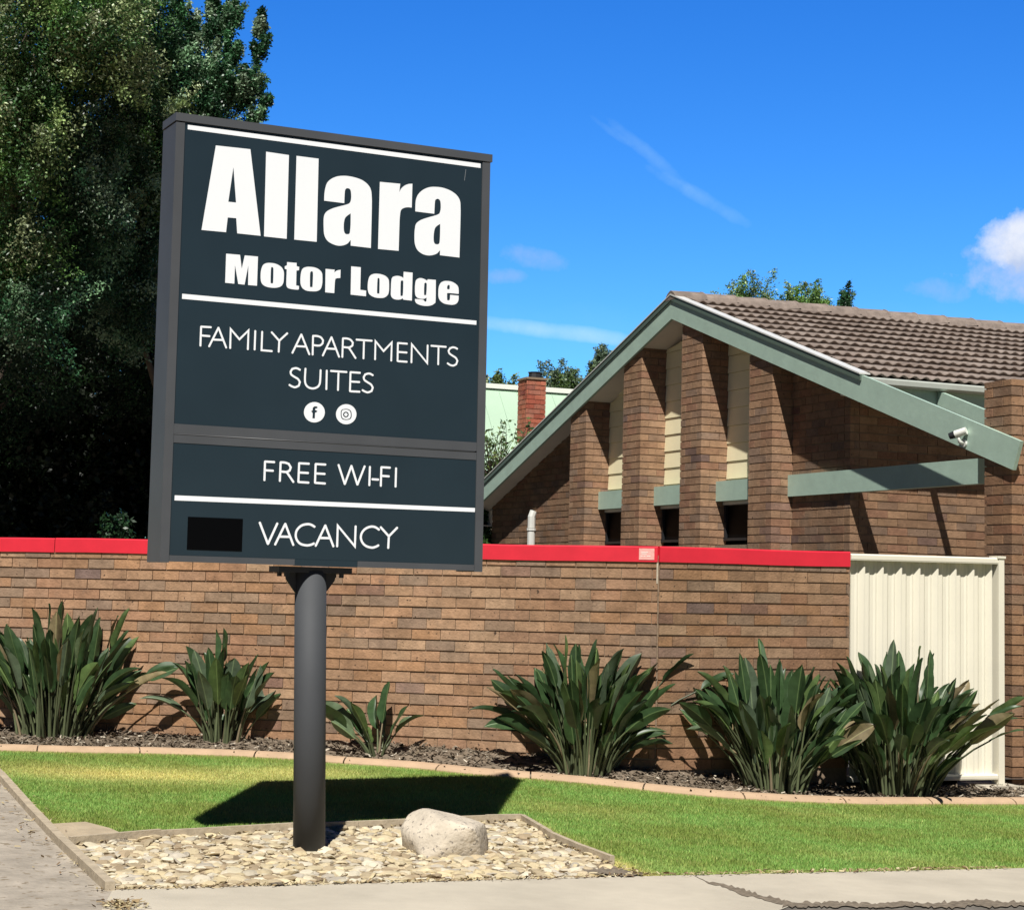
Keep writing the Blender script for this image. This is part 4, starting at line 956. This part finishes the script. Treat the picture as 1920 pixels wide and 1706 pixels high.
# round badges
def circle_px(c, rx, ry, n=40): return [(c[0] + rx * math.cos(2 * math.pi * k / n), c[1] + ry * math.sin(2 * math.pi * k / n)) for k in range(n)]
f_gl = Z(540, 730, 12, [(548, 655), (550, 535), (515, 495), (550, 470), (555, 425), (580, 390), (620, 382), (660, 390), (660, 425), (620, 432), (605, 460), (640, 478), (662, 492), (640, 515), (608, 525), (602, 655)])
letter_mesh('badge', [[circle_px((589.3, 773), 19.6, 19.1), f_gl]], P_up)
ig = Z(540, 730, 12, [(1185, 560), (1190, 490), (1215, 450), (1290, 440), (1360, 448), (1415, 490), (1430, 560), (1425, 630), (1390, 675), (1310, 690), (1230, 675), (1195, 630)])
ig2 = Z(540, 730, 12, [(1203, 560), (1208, 500), (1230, 466), (1290, 457), (1350, 464), (1396, 500), (1410, 560), (1405, 620), (1378, 658), (1310, 672), (1242, 658), (1212, 620)])
letter_mesh('badge', [[circle_px((649, 776.7), 19.2, 18.8), ig, ig2, circle_px((648.4, 777.3), 5.3, 5.4, 20), circle_px((648.4, 777.3), 3.1, 3.2, 20)]], P_up)
# faint scratch on the face
mb = MB(); a, b = s2p(873, 318), s2p(870.3, 339); mb.add([SP(a[0], a[1], PAN + .001), SP(a[0] + .003, a[1], PAN + .001), SP(b[0] + .003, b[1], PAN + .001), SP(b[0], b[1], PAN + .001)], [(0, 1, 2, 3)]); mb.build('scratch', mat('scuff', (.22, .24, .26), .6), P_up)
# post and head bracket
top = SP(s2(598, 1068)[0], -.005, -.125); top = np.array(top)
bot = np.array([pb[0], pb[1], -.05]); axp = (top - bot)
hp = top - axp / np.linalg.norm(axp) * .022
mb = MB(); mb.tube([bot, bot + (hp - bot) * .5, hp], .0915, 40); mb.build('post', M_post, E_s, smooth=False)
for p in bpy.data.objects['post'].data.polygons: p.use_smooth = len(p.vertices) == 4
mb = MB(); uc = s2(598, 1068)[0]
sbox(mb, uc - .225, uc + .225, -.034, -.001, CD + .03, -.045)
for su in (-1, 1):
    for dd in (-.07, -.18):
        mb.tube([SP(uc + su * .17, -.058, dd), SP(uc + su * .17, -.033, dd)], .016, 6)
mb.build('head_plate', M_darksteel, E_s)
for su in (-1, 1):
    mb = MB(); P = [(uc + su * .088, -.155), (uc + su * .150, -.075), (uc + su * .158, -.0345), (uc + su * .05, -.0345), (uc + su * .05, -.155)]
    for dd in (-.125,):
        f = [SP(a, b, dd + .006) for a, b in P]; k_ = [SP(a, b, dd - .006) for a, b in P]; m_ = len(P)
        mb.add(f + k_, [tuple(range(m_)), tuple(range(2 * m_ - 1, m_ - 1, -1))] + [(i, (i + 1) % m_, (i + 1) % m_ + m_, i + m_) for i in range(m_)])
    mb.build('gusset', M_darksteel, E_s)

# ================================================================== PLANTS IN THE BED
def strelitzia(px, py, hgt_m, spread, nleaf, label, seed, bias=0., base_r=.16, wscale=1.0, tips=()):
    r = random.Random(seed); b = ong(px, py); E_ = empty('strelitzia_plant', tuple(b), label, 'plant', 'broad-leaved clumping plants in the garden bed')
    lv, st = MB(), MB()
    specs = []
    lop = r.uniform(0, 6.28); lop2 = r.uniform(0, 6.28)
    for i in range(nleaf):
        q = r.random() ** .8
        az = r.uniform(0, 6.283); stretch = 1 + .22 * math.cos(az - lop) + .15 * math.cos(2 * az - lop2)
        tilt = (.04 + 1.0 * q ** .85) * spread * stretch + r.gauss(0, .12)
        H = hgt_m * (1.0 - .48 * min(1, max(0, tilt))) * r.choice([r.uniform(.8, 1.0), r.uniform(.7, .98), r.uniform(.4, .85)])
        if r.random() < .09: H *= r.uniform(1.06, 1.2)
        specs.append((az, tilt, H, r.uniform(.7, 1.3)))
    for (dx, dy, H, wd) in tips: specs.append((math.atan2(dy, dx), math.hypot(dx, dy), H, wd))
    for az, tilt, H, wd in specs:
        ux, uy = math.cos(az), math.sin(az)
        hx = math.sin(tilt) * ux + bias * .3
        dirv = np.array([hx, math.sin(tilt) * uy * .75, math.cos(tilt)]); dirv /= np.linalg.norm(dirv)
        rb = base_r * math.sqrt(r.random()); p0 = b + np.array([ux * rb + r.uniform(-.03, .03), uy * rb * .8, -.02])
        Lt = H / max(.42, dirv[2]); Lt = min(Lt, hgt_m * 1.12)
        bl = min(.55 * Lt, r.uniform(.28, .46) * min(1, hgt_m / .9 + .1)); ls = Lt - bl
        up0 = dirv * .45 + np.array([0, 0, .75]); up0 /= np.linalg.norm(up0)
        pts = [p0]; m = 5
        for k in range(1, m + 1):
            f = k / m; d = up0 * (1 - f) + dirv * f; d /= np.linalg.norm(d); pts.append(pts[-1] + d * ls / m)
        colst = np.array([.105, .125, .062]) * r.uniform(.6, 1.5)
        if r.random() < .10: colst = np.array([.26, .21, .13])
        st.tube(pts, [.013, .012, .010, .008, .007, .006], 5, tuple(colst), cap=False)
        # blade
        side = np.cross(dirv, np.array([0, 0, 1.])); 
        if np.linalg.norm(side) < .1: side = np.array([uy, -ux, 0])
        side /= np.linalg.norm(side); roll = r.gauss(0, .95); nrm = np.cross(side, dirv)
        side = side * math.cos(roll) + nrm * math.sin(roll); nrm = np.cross(side, dirv)
        if nrm @ np.array([0, 0, 1.]) < -.2: nrm = -nrm
        W = wd * bl * r.uniform(.125, .195) * wscale; droop = r.choice([r.uniform(.02, .3), r.uniform(.2, .8)]) * (.5 + tilt); n = 11; fold = r.choice([r.uniform(.2, .6), r.uniform(.6, 1.15)])
        p = pts[-1].copy(); d = dirv.copy(); rows = []
        for k in range(n + 1):
            f = k / n
            wdt = W * (max(f, .004) ** .6) * (1.0001 - f) ** .75 / .395
            wdt = max(wdt, .0008)
            wave = .008 * math.sin(f * 9 + az * 3)
            rows.append((p + side * wdt * math.cos(fold) + nrm * (wdt * math.sin(fold) + wave), p + side * wdt * .5 * math.cos(fold) + nrm * (wdt * .5 * math.sin(fold) * .9), p + side * .004 - nrm * .001, p - side * .004 - nrm * .001, p - side * wdt * .5 * math.cos(fold) + nrm * (wdt * .5 * math.sin(fold) * .9), p - side * wdt * math.cos(fold) + nrm * (wdt * math.sin(fold) - wave)))
            d = d + np.array([0, 0, -1]) * droop * .12 * f + np.array([ux, uy, 0]) * droop * .05; d /= np.linalg.norm(d); p = p + d * bl / n
        base = np.array([.038, .076, .027]) if r.random() < .78 else np.array([.085, .135, .042])
        base = base * r.uniform(.75, 1.3)
        if r.random() < .14: base = base * .5 + np.array([.07, .088, .062])
        if r.random() < .06: base = np.array([.24, .19, .10]) * r.uniform(.7, 1.1)
        vs = [v for row in rows for v in row]
        for k in range(n):
            for j in range(5):
                q = (k * 6 + j, k * 6 + j + 1, (k + 1) * 6 + j + 1, (k + 1) * 6 + j)
                c = base * (1 + .10 * math.sin(k * 2.1 + j)) if j != 2 else base * 1.3 + np.array([.07, .085, .035])
                if j == 2: lv.c.append(tuple(c))
                else: lv.c.append(tuple(c))
                lv.f.append(tuple(len(lv.v) + t for t in q)); lv.m.append(0)
        lv.v += [tuple(v) for v in vs]
    lv.build('leaves', M_strel, E_, smooth=True); st.build('stalks', M_strel, E_, smooth=True)
    return E_
strelitzia(105, 1380, 1.18, .74, 150, 'large dark clumping plant at the left end of the bed, streaked with dry stalks', 1, bias=.14, base_r=.30)
strelitzia(418, 1389, .97, .56, 58, 'medium upright broad-leaved plant between the large left plant and the sign post', 2, bias=.02, base_r=.15, wscale=1.2, tips=((-.95, -.1, .42, 1.0),))
strelitzia(708, 1417, .70, .70, 13, 'small young plant with a few broad leaves just right of the sign post', 21, bias=-.10, base_r=.06, wscale=1.5, tips=((-1.0, -.1, .36, 1.2), (-.85, -.2, .27, 1.2)))
strelitzia(1096, 1445, 1.16, .88, 150, 'big spreading plant against the wall just left of the pale vertical wall joint', 4, bias=.03, base_r=.22)
strelitzia(1455, 1482, 1.14, .70, 135, 'big plant with lighter upright leaves at the right end of the brick wall', 5, bias=.02, base_r=.22)
strelitzia(1684, 1491, 1.27, .72, 180, 'largest spreading dark plant standing in front of the cream fence panel', 6, bias=.03, base_r=.26)

# ================================================================== TREES
def leaf_quads(C, ln, wd, droop=.3, up=None):
    n = len(C); d = RN.normal(0, 1, (n, 3)); d[:, 2] = d[:, 2] * .8 - droop; d /= np.linalg.norm(d, axis=1)[:, None]
    s = np.cross(d, RN.normal(0, 1, (n, 3))); s /= np.linalg.norm(s, axis=1)[:, None]
    L2 = (ln * RN.uniform(.6, 1.3, n))[:, None]; W2 = (wd * RN.uniform(.6, 1.3, n))[:, None]
    return np.stack([C, C + d * L2 * .45 + s * W2, C + d * L2, C + d * L2 * .45 - s * W2], 1).reshape(-1, 3)
def tree(name, base, label, blobs, nleaf, cols, ln, wd, trunk_r, limbs, group, cat='tree', clump=.24, per_spray=230, trunk_h=None):
    clump0 = clump
    """blobs: list of (dx,dy,z,rx,ry,rz,weight[,colour index]) ellipsoids of clumps relative to the base"""
    base = np.array(base, float); E_ = empty(name, tuple(base), label, cat, group)
    wsum = sum(b[6] for b in blobs); Vs = []; Cs = []
    for b in blobs:
        n_b = int(b[6] / wsum * nleaf); nc = max(3, n_b // per_spray)
        q = RN.normal(0, 1, (nc, 3)); q /= np.linalg.norm(q, axis=1)[:, None]; q *= RN.uniform(.3, 1, (nc, 1)) ** .5
        R3 = np.array(b[3:6]); cc = base + np.array(b[:3]) + q * R3 * .92
        per = max(1, n_b // nc)
        pal = np.array(cols[b[7]] if len(b) > 7 else cols[0])
        upw = b[8] if len(b) > 8 else .7; clump = b[9] if len(b) > 9 else clump0
        ax = q * .8 + np.array([0, 0, upw]) + RN.normal(0, .35, (nc, 3)); ax /= np.linalg.norm(ax, axis=1)[:, None]
        ln_c = clump * RN.uniform(1.0, 2.6, nc); t_ = RN.uniform(-.5, 1, (nc, per)); wid = clump * .42 * (1.05 - .75 * np.clip(t_, 0, 1))
        P = cc[:, None, :] + ax[:, None, :] * (t_ * ln_c[:, None])[..., None] + RN.normal(0, 1, (nc, per, 3)) * wid[..., None]
        tone = pal[RN.integers(len(pal), size=nc)] * RN.uniform(.5, 1.5, (nc, 1))
        Vs.append(leaf_quads(P.reshape(-1, 3), ln, wd)); Cs.append(np.repeat(tone, per, 0) * RN.uniform(.7, 1.35, (nc * per, 1)))
    fast_mesh('crown', np.concatenate(Vs), 4, np.concatenate(Cs), M_leaf, E_)
    mb = MB(); th_ = trunk_h or max(b[2] for b in blobs) * .75
    pts = [base + np.array([.06 * math.sin(k * 1.7), .05 * math.cos(k * 2.1), th_ * k / 6 - .1]) for k in range(7)]
    mb.tube(pts, [trunk_r * (1.15 - .15 * k) for k in range(7)], 9)
    bl = sorted([b for b in blobs if b[2] > .8], key=lambda b: -b[6])[:limbs]
    for b in bl:
        e = base + np.array(b[:3]); s_ = base + np.array([0, 0, min(th_ * .9, max(.4, e[2] - base[2] - 1.2 * math.hypot(b[0], b[1])))]); m1 = s_ * .55 + e * .45 + np.array([0, 0, -.12])
        mb.tube([s_, m1, e], [trunk_r * .42, trunk_r * .28, trunk_r * .08], 6)
        for _ in range(4):
            q = RN.normal(0, 1, 3); q /= np.linalg.norm(q); tip = e + q * np.array(b[3:6]) * .85; mb.tube([m1 * .3 + e * .7, (e + tip) / 2 + [0, 0, .05], tip], [trunk_r * .13, trunk_r * .08, trunk_r * .03], 4)
    mb.build('trunk', M_bark, E_, smooth=True)
    return E_
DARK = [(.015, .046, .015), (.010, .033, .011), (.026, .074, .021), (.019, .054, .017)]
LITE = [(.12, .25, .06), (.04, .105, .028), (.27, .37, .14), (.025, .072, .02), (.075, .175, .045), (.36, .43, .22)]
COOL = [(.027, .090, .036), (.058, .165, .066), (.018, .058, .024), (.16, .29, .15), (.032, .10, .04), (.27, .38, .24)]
def at_px(px, py, Y): return aty(px, py, Y)
def blob_px(base, px, py, Y, r, w, ci=0, sq=1.0): p = aty(px, py, Y) - np.array(base); return (p[0], p[1], p[2], r, r, r * sq, w, ci)
GZ = .25
bA = (-5.1, 21.5, GZ)
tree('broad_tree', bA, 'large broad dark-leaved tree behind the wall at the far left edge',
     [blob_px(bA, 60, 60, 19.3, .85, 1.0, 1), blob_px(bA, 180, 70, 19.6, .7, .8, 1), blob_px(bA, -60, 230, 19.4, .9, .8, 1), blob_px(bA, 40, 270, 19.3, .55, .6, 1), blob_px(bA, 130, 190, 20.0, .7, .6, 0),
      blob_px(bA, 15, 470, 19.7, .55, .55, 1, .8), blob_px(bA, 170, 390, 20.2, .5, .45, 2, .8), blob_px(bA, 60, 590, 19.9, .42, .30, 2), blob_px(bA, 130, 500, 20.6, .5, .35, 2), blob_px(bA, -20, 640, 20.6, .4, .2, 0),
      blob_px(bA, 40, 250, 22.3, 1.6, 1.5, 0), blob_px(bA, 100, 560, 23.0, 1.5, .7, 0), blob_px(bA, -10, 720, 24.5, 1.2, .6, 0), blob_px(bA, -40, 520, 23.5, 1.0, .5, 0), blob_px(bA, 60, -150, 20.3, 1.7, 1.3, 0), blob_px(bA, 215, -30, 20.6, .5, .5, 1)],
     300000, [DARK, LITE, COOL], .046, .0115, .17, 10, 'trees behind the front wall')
bB = (-2.25, 23.0, GZ)
tree('broad_tree', bB, 'tall dark tree behind the sign with upright feathery spires along its right side',
     [blob_px(bB, 285, 150, 21.5, .5, .7, 2), blob_px(bB, 265, 40, 22.0, .35, .4, 2, 1.6), blob_px(bB, 270, 300, 21.3, .6, .8, 2), blob_px(bB, 225, 500, 21.4, .55, .5, 2), blob_px(bB, 262, 400, 21.6, .5, .5, 1), blob_px(bB, 285, 250, 21.2, .4, .4, 1), blob_px(bB, 250, 610, 21.8, .42, .25, 2),
      blob_px(bB, 336, 60, 21.8, .13, .16, 2, 3.6) + (2.2, .085), blob_px(bB, 363, 85, 21.9, .09, .12, 2, 4.5) + (2.5, .07), blob_px(bB, 400, 70, 21.8, .14, .2, 2, 4.0) + (2.2, .085), blob_px(bB, 434, 75, 21.9, .12, .2, 2, 4.6) + (2.5, .08),
      blob_px(bB, 489, 78, 21.8, .08, .11, 2, 5.4) + (2.8, .065), blob_px(bB, 472, 165, 21.8, .12, .14, 2, 1.8) + (1.2, .09), blob_px(bB, 500, 188, 21.7, .07, .03, 2, .7) + (-.1, .06), blob_px(bB, 480, 215, 21.7, .10, .06, 2, .6) + (.2, .07), blob_px(bB, 400, 165, 21.8, .30, .35, 2, .6) + (1.2, .12), blob_px(bB, 445, 175, 21.9, .2, .25, 2, .8) + (1.2, .10),
      blob_px(bB, 390, 250, 22.0, .38, .45, 2), blob_px(bB, 370, 330, 22.6, .8, .6, 0), blob_px(bB, 300, 350, 24.2, 1.4, 1.0, 0), blob_px(bB, 310, 620, 24.6, 1.4, .7, 0)],
     290000, [DARK, LITE, COOL], .046, .0115, .16, 10, 'trees behind the front wall', clump=.19)
# dense evergreen that closes the view under the trees
bH = (-3.4, 26.5, GZ)
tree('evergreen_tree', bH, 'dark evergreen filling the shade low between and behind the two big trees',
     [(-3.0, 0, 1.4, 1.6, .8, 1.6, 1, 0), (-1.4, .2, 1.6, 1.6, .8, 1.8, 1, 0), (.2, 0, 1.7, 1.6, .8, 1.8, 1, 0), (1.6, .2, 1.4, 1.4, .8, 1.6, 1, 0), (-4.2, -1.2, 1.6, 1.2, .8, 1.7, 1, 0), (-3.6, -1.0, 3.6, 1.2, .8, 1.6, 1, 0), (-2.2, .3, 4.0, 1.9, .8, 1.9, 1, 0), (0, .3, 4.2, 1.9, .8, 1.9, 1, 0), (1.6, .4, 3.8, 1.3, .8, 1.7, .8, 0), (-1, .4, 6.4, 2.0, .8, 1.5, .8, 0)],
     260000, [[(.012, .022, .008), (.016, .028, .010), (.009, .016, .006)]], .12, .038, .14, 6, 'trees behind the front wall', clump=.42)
bS = aty(232, 1010, 17.3); bS[2] = .25
tree('small_shrub', bS, 'little leafy shrub poking up over the red cap beside the sign', [blob_px(bS, 238, 1000, 17.3, .07, .6), blob_px(bS, 205, 1006, 17.2, .06, .4), (0, 0, 1.2, .2, .2, .4, .5)], 900, [DARK], .05, .014, .02, 3, 'shrubs behind the wall', 'shrub', clump=.10)
# trees far behind the neighbouring house and roof
def ftree(name, px, py_top, Y, rx, rz, label, cols, n, ln, wd, extra=(), clump=.5, cat='tree', group='trees beyond the roofs'):
    p = aty(px, py_top, Y); b = (p[0], p[1], 0.); zc = p[2] - rz
    bl = [(0, 0, zc, rx * .8, rx * .8, rz, 1.)] + [(dx * rx, 0, zc + dz * rz, r_ * rx, r_ * rx, r_ * rz, w_) for dx, dz, r_, w_ in extra]
    return tree(name, b, label, bl, n, [cols], ln, wd, .12 + rx * .02, 4, group, cat, clump=clump, trunk_h=zc)
GUM = [(.17, .24, .15), (.22, .29, .19), (.12, .18, .11)]; MID = [(.06, .105, .028), (.09, .14, .04), (.04, .075, .024), (.13, .17, .05)]; FRESH = [(.15, .28, .06), (.21, .34, .10), (.10, .20, .05), (.27, .37, .15)]
ftree('distant_tree', 940, 704, 47, 1.6, .8, 'dark round tree behind the pale green roof left of the chimney', MID, 26000, .075, .024, ((-.5, -.2, .5, .5), (.5, -.1, .5, .5)), clump=.22)
ftree('distant_tree', 1050, 694, 48, .85, .7, 'grey-green tree behind the pale green roof right of the chimney', GUM, 24000, .07, .022, ((.5, -.4, .6, .5), (-.55, -.6, .6, .4)), clump=.22)
ftree('distant_tree', 1062, 712, 44, 1.4, .8, 'dark hedge-like tree just over the pale roof between chimney and green gable', MID, 26000, .075, .024, ((.4, 0, .5, .5),), clump=.22)
ftree('distant_tree', 1132, 664, 50, .45, .45, 'grey-green gum tree showing above the sloping green gable board', GUM, 12000, .07, .022, ((.8, -.9, .8, .5),), clump=.16)
ftree('leafy_tree', 1422, 522, 34, .52, .95, 'bright feathery tree rising behind the ridge on the left', FRESH, 30000, .055, .013, ((-.72, .45, .3, .25), (.5, -.1, .5, .4)), clump=.17)
ftree('leafy_tree', 1508, 528, 34, .60, .95, 'bright feathery tree rising behind the ridge next to the slender one', FRESH, 32000, .055, .013, ((.55, .1, .5, .5), (-.5, 0, .5, .4)), clump=.17)
ftree('slender_tree', 1586, 524, 33, .085, .9, 'slender upright dark tree standing alone behind the ridge', COOL, 5200, .055, .013, ((.6, .45, .8, .4), (-.4, -.5, .9, .5)), clump=.10)
ftree('leafy_tree', 1190, 617, 31, .12, .3, 'tiny tuft of dark leaves peeping over the left gable board', MID, 400, .06, .016, (), clump=.06)

# ================================================================== NEIGHBOUR HOUSE
hb = aty(1000, 1100, 33); E_h = empty('neighbour_house', (hb[0], hb[1], .2), 'pale green roofed house with red brick chimney behind the motel', 'house')
ra, rb_ = aty(800, 724, 34), aty(1260, 749, 34.6)
rdir = (rb_ - ra); rdir[2] = 0; rdir /= np.linalg.norm(rdir); fdir = np.array([rdir[1], -rdir[0], 0])
if fdir[1] > 0: fdir = -fdir
ra[2] = rb_[2] = (ra[2] + rb_[2]) / 2
dz0 = (aty(911, 728, 34.3)[2], aty(1068, 739, 34.4)[2])
ra = ra + 0; ra[2] = dz0[0] + .03; rb_[2] = dz0[1] - .02
ev = 3.1
def strip(mb, A, Bq, off, n, w, hh):
    P = [A + off - n * w, Bq + off - n * w, Bq + off + n * w, A + off + n * w]; mb.hexa([p for p in P] + [p + [0, 0, hh] for p in P])
mb = MB(); el = ra + fdir * 3.2 + [0, 0, -(ra[2] - ev)]; er = rb_ + fdir * 3.2 + [0, 0, -(rb_[2] - ev)]; bl_ = ra - fdir * 3.2 + [0, 0, -(ra[2] - ev)]; br = rb_ - fdir * 3.2 + [0, 0, -(rb_[2] - ev)]
mb.add([ra, rb_, er, el, br, bl_], [(3, 2, 1, 0), (0, 1, 4, 5)])
ns_ = 14
for k in range(ns_ + 1):          # standing seams of the metal roof
    a = ra + (rb_ - ra) * k / ns_; b = el + (er - el) * k / ns_; mb.tube([a + [0, 0, .01], b + [0, 0, .01]], .003, 4)
mb.build('roof', M_palegreen, E_h)
mb = MB(); strip(mb, ra, rb_, np.array([0, 0, -.03]), fdir, .13, .09); mb.build('ridge_cap', M_offwhite, E_h)
mb = MB(); wa, wb = el - fdir * .5, er - fdir * .5; wc, wd_ = br + fdir * .5, bl_ + fdir * .5
for p in (wa, wb, wc, wd_): p[2] = ev + .3
mb.hexa([np.append(p[:2], 0) for p in (wa, wb, wc, wd_)] + [wa, wb, wc, wd_]); mb.build('wall', M_offwhite, E_h)
# chimney
c0, c1 = aty(983.5, 800, 32.2), aty(1032, 800, 32.2); ct = aty(1000, 707, 32.2)[2]
cw = c1[0] - c0[0]; ca_ = .30; cu = np.array([math.cos(ca_), math.sin(ca_), 0]); cn = np.array([math.sin(ca_), -math.cos(ca_), 0])
mb = MB(); CW = cw * .80; p0 = np.array([c0[0] + .03, 32.25, 0]); red = [(.40, .12, .075), (.44, .145, .09), (.36, .10, .065), (.42, .16, .11)]
side = -cu
brick_run(mb, p0, cu, cn, 0, CW, 3.2, ct - .03, red, depth=.05, phase=.03)
brick_run(mb, p0 - cn * .42, cn, -cu, 0, .362, 3.2, ct - .03, red, depth=.05, phase=.1)
P = [p0 + cu * .012 - cn * .012, p0 + cu * (CW - .012) - cn * .012, p0 + cu * (CW - .012) - cn * .42, p0 + cu * .012 - cn * .42]
mb.hexa([np.append(p[:2], 3.0) for p in P] + [np.append(p[:2], ct - .045) for p in P], (1, 1, 1), 1)
P = [p0 - cu * .02 + cn * .02, p0 + cu * (CW + .02) + cn * .02, p0 + cu * (CW + .02) - cn * .44, p0 - cu * .02 - cn * .44]
mb.hexa([np.append(p[:2], ct - .03) for p in P] + [np.append(p[:2], ct + .005) for p in P], (1, 1, 1), 1)
ch = mb.build('chimney', [M_brick, M_mortar], E_h)
mb = MB(); q = p0 + cu * CW * .62 - cn * .18; mb.tube([np.append(q[:2], ct + .006), np.append(q[:2], ct + .10), np.append(q[:2], ct + .12)], [.13, .12, .14], 10); mb.build('chimney_pot', M_darksteel, ch)
# lower side roof with a white barge
mb = MB(); a = aty(1018, 802, 31.2); b = aty(1046, 764, 31.2); strip(mb, a, b, np.zeros(3), np.array([0, .05, 0]), 1.0, .05); mb.build('side_barge', M_offwhite, E_h)
# twiggy bush between house and motel
def twigs(px, py, Y, label, n, hh, seed):
    b = aty(px, py, Y); r = random.Random(seed); b[2] = b[2]; root = np.array([b[0], b[1], .2]); E_ = empty('twiggy_bush', tuple(root), label, 'bush', 'bushes beside the neighbour house')
    mb = MB(); tips = []
    mb.tube([root, root * .4 + b * .6, b], [.05, .04, .03], 6)
    for _ in range(n):
        p = b + np.array([r.gauss(0, .12), r.gauss(0, .1), r.uniform(-.1, .1)]); d = np.array([r.gauss(-.05, .38), r.gauss(0, .3), r.uniform(.5, 1.1)]); d /= np.linalg.norm(d); pts = [p]
        for k in range(4): d = d + np.array([r.gauss(0, .18), r.gauss(0, .15), 0]); d /= np.linalg.norm(d); pts.append(pts[-1] + d * hh * r.uniform(.15, .3))
        mb.tube(pts, [.012, .010, .008, .006, .003], 4); tips += pts[1:]
    mb.build('twigs', M_bark, E_)
    T = np.repeat(np.array(tips), 5, 0) + RN.normal(0, .05, (len(tips) * 5, 3)); c = np.array(MID)[RN.integers(4, size=len(T))] * 1.3
    fast_mesh('leaves', leaf_quads(T, .09, .02), 4, c, M_leaf, E_)
twigs(926, 905, 28.5, 'sparse twiggy bush against the pale green roof beside the sign edge', 34, .95, 3)
twigs(985, 850, 29.5, 'bare thin twigs just under the red brick chimney', 7, .55, 5)
bW = aty(908, 1000, 27.6); bW[2] = .25
tree('small_shrub', bW, 'yellow-green shrub in the gap under the left eave of the motel', [blob_px(bW, 908, 1000, 27.4, .28, 1.)], 1800, [LITE], .08, .03, .03, 2, 'shrubs behind the wall', 'shrub', clump=.12)
